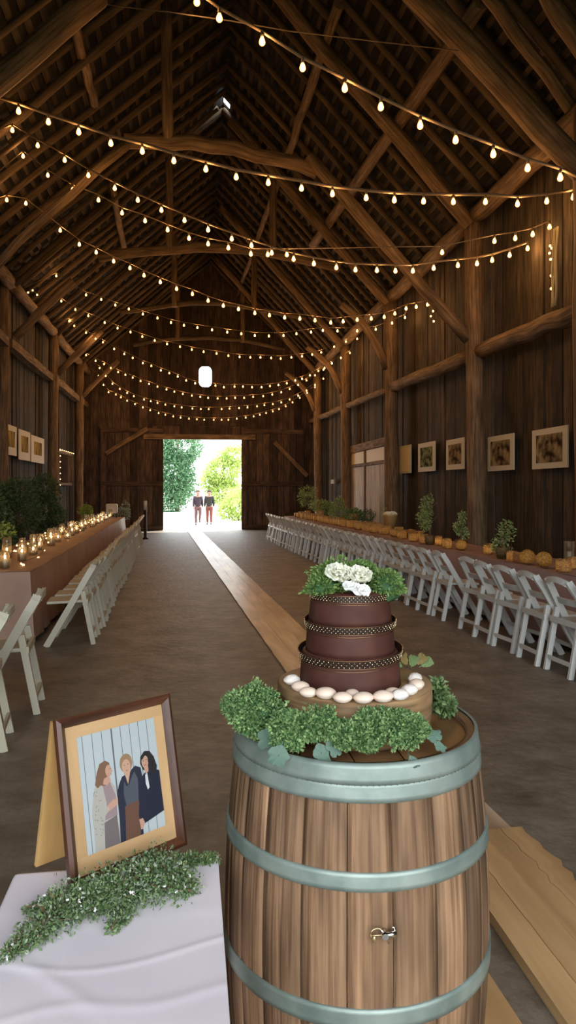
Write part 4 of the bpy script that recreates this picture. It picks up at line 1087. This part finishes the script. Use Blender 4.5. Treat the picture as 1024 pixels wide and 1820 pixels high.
# glass cylinder near the right edge
p = at(992, 1004); t = empty('glass_hurricane', (p.x + .25, p.y + .2, RZ)); tag(t, 'clear glass cylinder with a candle near the right edge', 'candle holder')
mb = MB(); mb.lathe([(.06, .002), (.062, .25)], 20); mb.lathe([(.057, .25), (.056, .006), (.001, .006)], 20); mb.build('glass_cylinder', M['glass'], t)
mb = MB(); mb.lathe([(.001, .008), (.022, .008), (.022, .13), (.001, .13)], 12); c = mb.build('candle', M['wax'], t)
# flower pot with white blooms
p = at(709, 942); t = empty('flower_pot', (p.x + .1, p.y, RZ)); tag(t, 'big gold flower pot filled with white blooms on the right table', 'flower pot')
mb = MB(); mb.lathe([(.001, .002), (.10, .002), (.15, .30), (.16, .33), (.14, .33), (.13, .29), (.001, .29)], 24); mb.build('pot', M['terracotta'], t)
for k in range(6):
    a = k * 1.05; rose(t, (.09 * math.cos(a), .09 * math.sin(a), .34), .065, M['petal'], 2, open_=1.2, nrm=(math.cos(a) * .4, math.sin(a) * .4 - .2, .9))
mb = MB(); cloud(mb, [((-.12, .1, .42), (.05, .05, .1))], 60, .05, .02); mb.sweep([(-.05, .05, .3), (-.12, .1, .45)], .01, seg=5); mb.build('leaves', M['midleaf'], t)
# the glittering rows farther down the table
k = 0; y = 11.6
while y < 22.0:
    e = RT[0] + RT[1] * y
    x = e + (.17 if k % 2 else .36) + R.uniform(-.04, .04)
    gold_pot(V2((x, y, RZ)), R.uniform(.08, .11), R.uniform(.13, .19), 'amber votive in the far glowing row on the right table, %s after the flower pot' % ORD[k])
    y += R.uniform(.24, .34); k += 1
def bush(p, z, blobs, n, leaf, mat, lab, pot=.14, name='potted_shrub', grp=None, cat='plant', poth=.28):
    t = empty(name, (p[0], p[1], z)); tag(t, lab, cat, grp)
    mb = MB(); mb.lathe([(.001, .002), (pot * .7, .002), (pot, poth), (pot * .88, poth), (pot * .8, poth - .03), (.001, poth - .03)], 16); mb.build('pot', M['terracotta'], t)
    mb = MB(); zt_ = max(b[0][2] for b in blobs)
    for k in range(5):
        b_ = blobs[k % len(blobs)]; mb.sweep([(0, 0, poth - .05), (b_[0][0] * .5, b_[0][1] * .5, (poth + b_[0][2]) / 2), b_[0]], .018, seg=5)
    mb.build('stem', M['stem'], t)
    mb = MB(); cloud(mb, blobs, n, leaf[0], leaf[1], shell=.45, jit=.9, zmin=.03); mb.build('leaves', M[mat], t); return t
def ontab(y, o): return (RT[0] + RT[1] * y + o, y)
bush(ontab(21.3, .5), RZ, [((0, 0, .55), (.22, .25, .18)), ((.0, -.1, .80), (.28, .3, .14)), ((-.2, 0, .6), (.1, .12, .22))], 700, (.09, .018), 'midleaf', 'wispy arching plant at the far part of the right table', .1, poth=.2)
bush(ontab(19.7, .5), RZ, [((0, 0, .38), (.28, .3, .2)), ((.22, 0, .35), (.2, .2, .18))], 900, (.06, .03), 'midleaf', 'spreading green plant right of the wispy arching one')
bush(ontab(17.4, .45), RZ, [((0, 0, .25), (.25, .25, .22)), ((0, 0, .5), (.15, .15, .18))], 1000, (.045, .025), 'midleaf', 'cone shaped leafy plant in the middle of the right table', .1, poth=.15)
bush(ontab(16.2, .5), RZ, [((0, 0, .25), (.22, .22, .14)), ], 600, (.06, .03), 'sprig', 'low leafy plant in front of the whitewashed door')
bush(ontab(15.2, .52), RZ, [((0, 0, .24), (.19, .19, .16))], 900, (.035, .02), 'darkleaf', 'compact dark round shrub in front of the whitewashed door', .11, poth=.16)

# ================================================================== TABLE TOP DECOR, LEFT
def lt(y, o): return V2((LT[0] + LT[1] * y - o, y, RZ))
k = 0; y = 8.0
while y < 21.8:
    p = lt(y, .42 + (.13 if k % 2 else -.06) + R.uniform(-.05, .05)); h = R.uniform(.16, .26); r = R.uniform(.045, .06)
    t = empty('glass_jar', (p.x, p.y, RZ)); tag(t, 'clear glass candle jar on the left table, %s from the near end' % ORD[k], 'candle jar', 'candle jars on the left table')
    mb = MB(); mb.lathe([(.001, .002), (r, .002), (r, h * .85), (r * .85, h), (r * .83, h)], 14); mb.build('jar', M['glass'], t)
    mb = MB(); hh = h * R.uniform(.25, .6); mb.lathe([(.001, .011), (.02, .011), (.02, hh), (.001, hh)], 10); c = mb.build('candle', M['wax'], t)
    mb = MB(); mb.ball((0, 0, hh + .02), (.010, .010, .020), 8, 6); mb.build('flame', M['flame'], c)
    y += R.uniform(.34, .42); k += 1
# fairy light chain woven along the left table
pts = []
y = 7.8
while y < 21.5:
    p = lt(y, .5 + .12 * math.sin(y * 3.3)); pts.append(V2((p.x, p.y, RZ + .02 + .12 * abs(math.sin(y * 5.1))))); y += .17
fairy(pts, 'fairy light chain woven between the glass jars on the left table', s=.9)
fairy([lt(8.3, .2), lt(8.45, .25), lt(9.2, .2), lt(10.2, .3)], 'loose fairy lights lying near the front of the left table', s=1.1)
bush((-3.48, 12.6), 0, [((0, 0, .95), (.5, .6, .5)), ((-.1, .1, 1.35), (.45, .5, .35)), ((.2, -.2, .8), (.35, .4, .35))], 3200, (.07, .04), 'darkleaf', 'dark bushy shrub at the left edge behind the left table', .22, grp='shrubs by the left wall')
bush((-3.45, 14.6), 0, [((0, 0, 1.1), (.45, .6, .5)), ((0, .1, 1.6), (.36, .45, .28)), ((-.2, -.1, 1.35), (.3, .4, .35))], 3200, (.07, .04), 'darkleaf', 'dark bushy shrub in the middle of the left row, below the three pictures', .22, grp='shrubs by the left wall')
bush((-3.42, 17.0), 0, [((0, 0, 1.1), (.42, .6, .55)), ((0, 0, 1.65), (.35, .45, .35)), ((.3, .1, .95), (.2, .3, .3))], 3200, (.07, .04), 'darkleaf', 'tallest dark shrub, nearest the small mirror on the left wall', .22, grp='shrubs by the left wall')
p = lt(19.0, .75)
bush((p.x, p.y), RZ, [((0, 0, .30), (.17, .17, .17))], 500, (.05, .035), 'limeleaf', 'small round lime green plant on the left table', .1, poth=.14)
p = lt(9.9, .75)
bush((p.x - .15, p.y), RZ, [((0, 0, .30), (.24, .3, .10))], 260, (.06, .03), 'limeleaf', 'low lime green plant in front of the dark shrubs on the left', .08, poth=.12)
p = lt(7.95, .62)
bush((p.x, p.y), RZ, [((0, 0, .14), (.11, .11, .07))], 300, (.03, .018), 'midleaf', 'little leafy posy on the near end of the left table', .06, poth=.08)
# lantern and pale bouquet at the far end of the left table
p = lt(22.0, .35); t = empty('table_lantern', (p.x, p.y, RZ)); tag(t, 'squat white lantern at the far end of the left table', 'lantern')
mb = MB(); mb.box((0, 0, .27), (.34, .3, .3)); mb.build('lantern_body', M['rock'], t, bevel=.04)
mb = MB(); [mb.sweep([(.14 * a, .1 * b, .0), (.14 * a, .1 * b, .13)], .02, seg=6) for a in (-1, 1) for b in (-1, 1)]; mb.build('legs', M['iron'], t)
mb = MB(); mb.sweep([(-.1, 0, .42), (-.06, 0, .5), (.06, 0, .5), (.1, 0, .42)], .012, seg=6); mb.build('handle', M['iron'], t)
p = lt(23.0, .1); t = empty('flower_bouquet', (p.x, p.y, .0)); tag(t, 'tall vase of white flowers standing at the far chairs of the left row', 'flowers')
mb = MB(); mb.lathe([(.001, .002), (.09, .002), (.06, .3), (.08, .7), (.07, .7), (.001, .3)], 16); mb.build('vase', M['rock'], t)
mb = MB(); cloud(mb, [((0, 0, .85), (.25, .3, .2)), ((.1, 0, 1.05), (.12, .15, .15))], 500, .07, .03); mb.build('leaves', M['sprigpale'], t)
p2 = P(251, 905, 22.5); t = empty('pillar_candle', (p2.x + .1, 23.4, 0)); tag(t, 'tall pale candle column past the far end of the left chairs', 'candle')
mb = MB(); mb.lathe([(.001, .003), (.12, .003), (.05, .06), (.05, .95), (.001, .95)], 14); mb.build('stand', M['iron'], t)
mb = MB(); mb.lathe([(.001, .95), (.055, .95), (.055, 1.25), (.001, 1.25)], 14); mb.build('candle', M['rock'], t)

# ================================================================== WALL PIECES
def wallpic(u0, u1, v0a, v1a, v0b, v1b, X, border, lab, kind, grp, sgn):
    """u0/v: left edge top/bottom, u1/v: right edge top/bottom"""
    a = WX(u0, v0a, X); b = WX(u1, v0b, X); c = WX(u1, v1b, X); d = WX(u0, v1a, X)
    z1 = (a.z + b.z) / 2; z0 = (c.z + d.z) / 2; ya, yb_ = a.y, b.y
    t = empty('wall_picture', (X, (ya + yb_) / 2, z0)); tag(t, lab, 'picture', grp)
    W_ = abs(ya - yb_); Hh = z1 - z0; ht = sgn * .015
    tilt = math.radians(R.uniform(-2, 2))
    mb = MB(); mb.box((0, 0, Hh / 2), (.02, W_, Hh)); mb.build('mount', M['paper2'] if kind == 'blank' else M['paper'] if sgn > 0 else M['creampanel'], t)
    if kind != 'blank':
        mb = MB(); mb.box((-sgn * .012, 0, Hh * (.5 if sgn > 0 else .54)), (.006, W_ * (1 - 2 * border), Hh * (1 - 2.3 * border))); mb.build('print', M[kind], t)
    else:
        mb = MB(); mb.box((-sgn * .012, 0, Hh / 2), (.004, W_ * .82, Hh * .86)); mb.build('print', M['creampanel'], t)
M['sepia'] = mottled('sepia_print', (.035, .022, .012), (.34, .26, .14), 7, 6, .95, 0, lo=.38, hi=.62, spec=.05)
M['greenp'] = mottled('green_print', (.03, .04, .018), (.26, .28, .15), 9, 6, .95, 0, lo=.4, hi=.6, spec=.05)
M['stripes'] = mottled('striped_print', (.035, .022, .008), (.46, .33, .10), 4, 2, .95, 0, lo=.46, hi=.54, mp=(1, 2.6, .15), spec=.05)
XP = 4.93
g_ = 'prints hung on the right wall'
wallpic(947, 1010, 764, 833, 757, 832, XP, .13, 'largest print on the right wall, sepia group under trees, nearest the camera', 'sepia', g_, 1)
wallpic(868, 914, 776, 837, 771, 836, XP, .13, 'sepia print right of the thick post, second nearest on the right wall', 'sepia', g_, 1)
wallpic(794, 826, 782, 835, 778, 834, XP, .15, 'print just left of the thick post showing figures', 'sepia', g_, 1)
wallpic(744, 774, 788, 838, 785, 838, XP, .14, 'greenish landscape print, middle of the three beyond the post', 'greenp', g_, 1)
wallpic(704, 731, 794, 842, 791, 841, XP, .1, 'plain cream sheet nearest the whitewashed door', 'blank', g_, 1)
XQ = -4.12; g_ = 'prints hung on the left wall'
wallpic(10, 29, 752, 806, 760, 812, XQ, .2, 'leftmost of the three small prints on the left wall', 'stripes', g_, -1)
wallpic(33, 53, 762, 815, 769, 821, XQ, .2, 'middle of the three small prints on the left wall', 'stripes', g_, -1)
wallpic(55, 78, 775, 819, 778, 826, XQ, .22, 'rightmost of the three small prints on the left wall', 'stripes', g_, -1)
# whitewashed double door on the right wall
a = WX(621, 795, 4.90); b = WX(687, 785, 4.90); ya, yb_ = a.y, b.y; ztop = 2.95
t = empty('whitewashed_door', (4.9, (ya + yb_) / 2, 0)); tag(t, 'tall whitewashed double door on the right wall behind the plants', 'door')
w_ = abs(ya - yb_)
for s, nm in ((1, 'door_leaf'), (-1, 'door_leaf')):
    mb = MB(); y_ = .03
    while y_ < w_ / 2 - .05:
        bw = min(R.uniform(.28, .45), w_ / 2 - .03 - y_); mb.box((0, s * (y_ + bw / 2), 1.16), (.04, bw - .012, 2.24)); y_ += bw
    lf = mb.build(nm, M['white_paint'], t)
    mb = MB(); mb.box((0, s * w_ / 4, 2.55), (.03, w_ / 2 - .12, .34)); mb.build('transom_panel', M['creampanel'], lf)
    mb = MB(); mb.box((-.035, s * w_ / 4, 2.33), (.03, w_ / 2, .08)); mb.build('rail', M['beam'], lf)
mb = MB(); mb.box((-.02, 0, 2.84), (.07, w_ + .15, .22)); mb.box((-.03, 0, 1.4), (.05, .1, 2.8)); mb.box((-.02, w_ / 2 + .03, 1.4), (.07, .1, 2.8)); mb.box((-.02, -w_ / 2 - .03, 1.4), (.07, .1, 2.8)); mb.build('door_frame', M['beam'], t)
# small shelf brackets beside it
for i_, (u, v, w__, lab) in enumerate(((592, 856, .5, 'short pale board nailed to the wall left of the whitewashed door'), (690, 852, .22, 'small pale block nailed to the wall right of the whitewashed door'))):
    p = WX(u, v, 4.88); mb = MB(); mb.box((0, 0, 0), (.05, w__, .14)); o = mb.build('wall_board', M['white_paint']); o.location = p; tag(o, lab, 'board')
# mirror with lights on the left wall
a = WX(104, 800, -4.1); b = WX(128, 806, -4.1); z0 = WX(104, 862, -4.1).z
t = empty('wall_mirror', (-4.12, (a.y + b.y) / 2, z0)); tag(t, 'tall framed mirror outlined with fairy lights on the left wall', 'mirror')
w_ = abs(b.y - a.y); h_ = a.z - z0
mb = MB(); mb.box((.0, 0, h_ / 2), (.02, w_ - .1, h_ - .1)); mb.build('mirror_glass', plain('mirror_silver', (.7, .7, .7), .1, 1), t)
mb = MB(); mb.box((.01, 0, .04), (.05, w_, .08)); mb.box((.01, 0, h_ - .04), (.05, w_, .08)); mb.box((.01, w_ / 2 - .04, h_ / 2), (.05, .08, h_ - .16)); mb.box((.01, -w_ / 2 + .04, h_ / 2), (.05, .08, h_ - .16)); mb.build('mirror_frame', M['beam'], t)
fairy([V2((-4.05, a.y + .03, z0 + h_ * k / 6)) for k in range(7)] + [V2((-4.05, a.y + w_ * k / 7, z0 + h_ + .02)) for k in range(8)], 'fairy lights draped around the mirror on the left wall', s=1.3)
# smaller lit thing right next to it
fairy([WX(u, v, -4.05) for u, v in ((140, 812), (143, 816), (139, 819), (142, 826), (141, 842))], 'short fairy light strand right of the mirror on the left wall', s=1.6)

# ================================================================== OUTSIDE
mb = MB(); mb.poly([(-60, Y1 + .15, -.02), (60, Y1 + .15, -.02), (60, 140, -.02), (-60, 140, -.02)]); o = mb.build('ground_outside', M['ground']); struct(o, 'pale sunlit gravel outside the far doorway', 'ground')
mb = MB(); mb.poly([(-40, Y0, -.02), (-40, -60, -.02), (40, -60, -.02), (40, Y0, -.02)]); o = mb.build('ground_outside', plain('low_bounce_ground', (.07, .08, .045), .9)); struct(o, 'unseen ground behind the camera, darkened to cut bounced light', 'ground')  # unseen rear ground, made dark so less light bounces onto roof and barrel
def tree(x, y, blobs, n, leaf, mat, lab, trunk=.18, name='tree', cat='tree'):
    t = empty(name, (x, y, -.02)); tag(t, lab, cat)
    mb = MB(); top_ = max(b[0][2] for b in blobs)
    mb.sweep([(0, 0, 0), (.1, 0, top_ * .4), (0, 0, top_)], trunk * 2, seg=8, ws=[1, .7, .3])
    for b_ in blobs: mb.sweep([(0, 0, max(b_[0][2] - 1.2, .1)), b_[0]], trunk * .7, seg=6)
    mb.build('trunk', M['bark'], t)
    mb = MB(); cloud(mb, blobs, n, leaf[0], leaf[1], shell=.5, jit=.9, zmin=.05); mb.build('crown', M[mat], t)
c = P(322, 830, 52)
tree(c.x - .3, c.y, [((-.5, 0, 1.6), (2.0, 1.8, 1.6)), ((-.5, 0, 2.9), (1.9, 1.8, 1.9)), ((.3, 0, 4.6), (1.5, 1.5, 1.4)), ((-2.2, 0, 4.2), (1.5, 1.5, 1.8)), ((-1.2, .5, 6.6), (1.2, 1.2, 1.2))], 16000, (.22, .13), 'treeleaf', 'big dark green tree seen through the left of the doorway')
c = P(396, 820, 58)
tree(c.x, c.y, [((0, 0, 3.2), (1.6, 1.6, 1.2)), ((.3, 0, 1.4), (1.5, 1.4, 1.2)), ((.9, 0, 4.4), (1.3, 1.3, 1.0)), ((-.9, .5, 2.2), (.9, 1, .9))], 9000, (.20, .12), 'yleaf', 'yellow green tree in the middle of the doorway')
c = P(417, 890, 37)
tree(c.x + .2, c.y, [((0, 0, .8), (.8, .8, .85)), ((-.65, 0, .5), (.5, .5, .45)), ((.7, 0, 1.2), (.7, .7, .8))], 3500, (.14, .08), 'yleaf', 'light green bush at the right side of the doorway', .05, 'garden_bush', 'bush')
c = P(432, 800, 48)
tree(c.x + 1.2, c.y, [((0, 0, 3.2), (1.1, 1.1, 2.2)), ((.2, 0, 5.2), (1.0, 1.0, 1.2))], 4000, (.26, .15), 'yleaf', 'tall yellow green tree cut by the right door post')

# ------------------------------------------------------------------ people
def skinmesh(name, nodes, edges, mat, parent=None, sub=2, root=0):
    me = bpy.data.meshes.new(name); me.from_pydata([n[0] for n in nodes], edges, []); me.materials.append(mat)
    o = bpy.data.objects.new(name, me); COL.objects.link(o); o.parent = parent
    md = o.modifiers.new('skin', 'SKIN'); md.use_smooth_shade = True
    if not me.skin_vertices: me.skin_vertices.new()
    for i, n in enumerate(nodes):
        sv = me.skin_vertices[0].data[i]; r = n[1]; r = r if isinstance(r, tuple) else (r, r); sv.radius = (r[0] * 1.14, r[1] * 1.14); sv.use_root = (i == root)
    ms = o.modifiers.new('sub', 'SUBSURF'); ms.levels = sub; ms.render_levels = sub
    return o
SK = plain('skin_tone', (.34, .19, .14), .7)
def person(loc, rz, s, topc, legc, shoec, hairc, lab, step=.12, lift=0.0, longhair=True):
    t = empty('person', loc, rz); t.scale = (s, s, s); tag(t, lab, 'person')
    # facing -y; metres for a 1.7 m figure; left/right legs swing along y
    nd = []; ed = []
    def add(p, r, par=None):
        nd.append((p, r)); k = len(nd) - 1
        if par is not None: ed.append((par, k))
        return k
    pel = add((0, 0, .93), (.13, .095)); wst = add((0, .01, 1.08), (.115, .085), pel); cst = add((0, .0, 1.27), (.145, .10), wst); shd = add((0, .0, 1.40), (.11, .07), cst)
    nck = add((0, -.005, 1.47), .042, shd); jaw = add((0, -.02, 1.53), (.06, .065), nck); hd = add((0, -.012, 1.60), (.112, .12), jaw); crn = add((0, 0, 1.665), (.06, .075), hd)
    nose = add((0, -.105, 1.575), .012, hd)
    for sd in (-1, 1):
        add((sd * .078, .0, 1.575), .014, hd)
    pos = {}
    for sd in (-1, 1):
        fy_ = sd * step; lf = lift if sd > 0 else 0
        hip = add((sd * .09, 0, .88), .085, pel); kn = add((sd * .095, -fy_ * .55 - (lf * .3), .50 + lf * .3), .055, hip); an = add((sd * .095, -fy_ if not lf else fy_ * .4 + .12, .10 + lf), .036, kn); toe = add((sd * .105, (-fy_ if not lf else fy_ * .4 + .12) - .13, .035 + lf * .75), .03, an)
        pos[sd] = (nd[hip][0], nd[kn][0], nd[an][0], nd[toe][0])
        sh = add((sd * .17, 0, 1.385), .052, shd); el = add((sd * .215, .03 + fy_ * .3, 1.12), .038, sh); wr_ = add((sd * .225, -.03 + fy_ * .8, .90), .026, el); pm_ = add((sd * .225, -.045 + fy_ * .9, .845), (.018, .034), wr_)
        for k in range(4):
            q0 = add((sd * .225, -.075 + fy_ * .9 + .02 * k, .80 - (.006 if k in (0, 3) else 0)), .0095, pm_)
            q1 = add((sd * .215, -.077 + fy_ * .9 + .02 * k, .765 - (.01 if k in (1, 2) else 0)), .008, q0)
        q0 = add((sd * .21, -.09 + fy_ * .9, .835), .010, pm_); add((sd * .205, -.10 + fy_ * .9, .80), .009, q0)
        pos['a%d' % sd] = (nd[sh][0], nd[el][0], nd[wr_][0])
    skinmesh('body', nd, ed, SK, t)
    # shirt
    n2 = [((0, 0, .84), (.15, .12)), ((0, .01, 1.08), (.14, .11)), ((0, 0, 1.27), (.165, .12)), ((0, 0, 1.405), (.12, .08))]; e2 = [(0, 1), (1, 2), (2, 3)]
    for sd in (-1, 1):
        a_ = pos['a%d' % sd]; b = len(n2); n2 += [(a_[0], .074), (a_[1], .062), (tuple(V2(a_[1]).lerp(V2(a_[2]), .98)), .05)]; e2 += [(3, b), (b, b + 1), (b + 1, b + 2)]
    skinmesh('jacket', n2, e2, plain('jacket_cloth', topc, .8), t)
    n3 = [((0, 0, .98), (.13, .10))]; e3 = []
    for sd in (-1, 1):
        h_, k_, a_, _ = pos[sd]; b = len(n3); n3 += [((h_[0], h_[1], h_[2] - .02), .098), (k_, .070), (tuple(V2(k_).lerp(V2(a_), 1.0)), .05)]; e3 += [(0, b), (b, b + 1), (b + 1, b + 2)]
    skinmesh('trousers', n3, e3, plain('trouser_cloth', legc, .8), t)
    for sd in (-1, 1):
        a_, to = pos[sd][2], pos[sd][3]
        skinmesh('shoe', [((a_[0], a_[1] + .02, a_[2] + .02), .046), ((a_[0], a_[1] + .01, max(a_[2] - .05, .04)), .045), ((to[0], to[1] - .01, to[2] + .008), .040)], [(0, 1), (1, 2)], plain('shoe_leather', shoec, .5), t)
    mb = MB(); mb.ball((0, .022, 1.64), (.122, .125, .112), 14, 10, wob=lambda d: 1 if not (d.y < -.35 and d.z < .35) else .78)
    if longhair: mb.ball((0, .06, 1.50), (.085, .05, .13), 12, 8)
    mb.build('hair', plain('hair_colour', hairc, .6), t)
    mb = MB()
    for sd in (-1, 1): mb.ball((sd * .028, -.098, 1.598), (.010, .006, .006), 8, 5)
    mb.sweep([(-.022, -.096, 1.545), (0, -.101, 1.543), (.022, -.096, 1.545)], .006, seg=5); mb.build('face_features', plain('dark_feature', (.09, .03, .025), .6), t)
p = G(352, 933, 0); person((p.x, p.y, -.02), math.radians(6), .93, (.03, .018, .03), (.12, .06, .065), (.04, .03, .03), (.10, .07, .045), 'person in dark jacket and mauve trousers walking into the doorway, on the left', .10, .16)
p = G(372, 932, 0); person((p.x, p.y, -.02), math.radians(-5), .93, (.02, .022, .016), (.16, .04, .03), (.04, .04, .04), (.03, .018, .012), 'person in dark top and rust red trousers walking into the doorway, on the right', .04, 0, False)

# ================================================================== LIGHT, WORLD, CAMERA
w = bpy.data.worlds.new('World'); S.world = w; w.use_nodes = True
bg = w.node_tree.nodes['Background']; bg.inputs[0].default_value = (.90, .95, 1.0, 1); bg.inputs[1].default_value = 4.9
sun = bpy.data.lights.new('sun', 'SUN'); sun.energy = 8; sun.angle = math.radians(.6); sun.color = (1, .95, .86)
so = bpy.data.objects.new('sun', sun); COL.objects.link(so)
so.rotation_euler = (math.radians(-34), 0, math.radians(-50))     # high sun beyond the far end
def portal(name, c, sx, sz, ry):
    l = bpy.data.lights.new(name, 'AREA'); l.shape = 'RECTANGLE'; l.size = sx; l.size_y = sz; l.cycles.is_portal = True
    o = bpy.data.objects.new(name, l); COL.objects.link(o); o.location = c; o.rotation_euler = ry
portal('near_doorway_portal', (.35, Y0 - .15, 2.6), 8.5, 5.2, (math.radians(90), 0, 0))
portal('far_doorway_portal', ((DX0 + DX1) / 2, Y1 + .25, DZ / 2), DX1 - DX0, DZ, (math.radians(-90), 0, 0))

cam = bpy.data.cameras.new('camera'); co = bpy.data.objects.new('camera', cam); COL.objects.link(co)
co.location = (0, 0, H); co.rotation_euler = (math.radians(90), 0, -PSI)
cam.sensor_fit = 'VERTICAL'; cam.sensor_height = 36; cam.sensor_width = 36; cam.lens = 36 * F / 1820
cam.shift_y = (HV - 910) / 1820; cam.clip_start = .05; cam.clip_end = 400
S.camera = co
S.view_settings.view_transform = 'Standard'; S.view_settings.look = 'None'; S.view_settings.gamma = 1; S.view_settings.use_curve_mapping = False
S.view_settings.exposure = 0.35
S.cycles.use_denoising = True; S.cycles.max_bounces = 8; S.cycles.diffuse_bounces = 5; S.cycles.glossy_bounces = 3; S.cycles.transparent_max_bounces = 48; S.cycles.transmission_bounces = 4
S.cycles.sample_clamp_indirect = 6
S.cycles.caustics_reflective = False; S.cycles.caustics_refractive = False
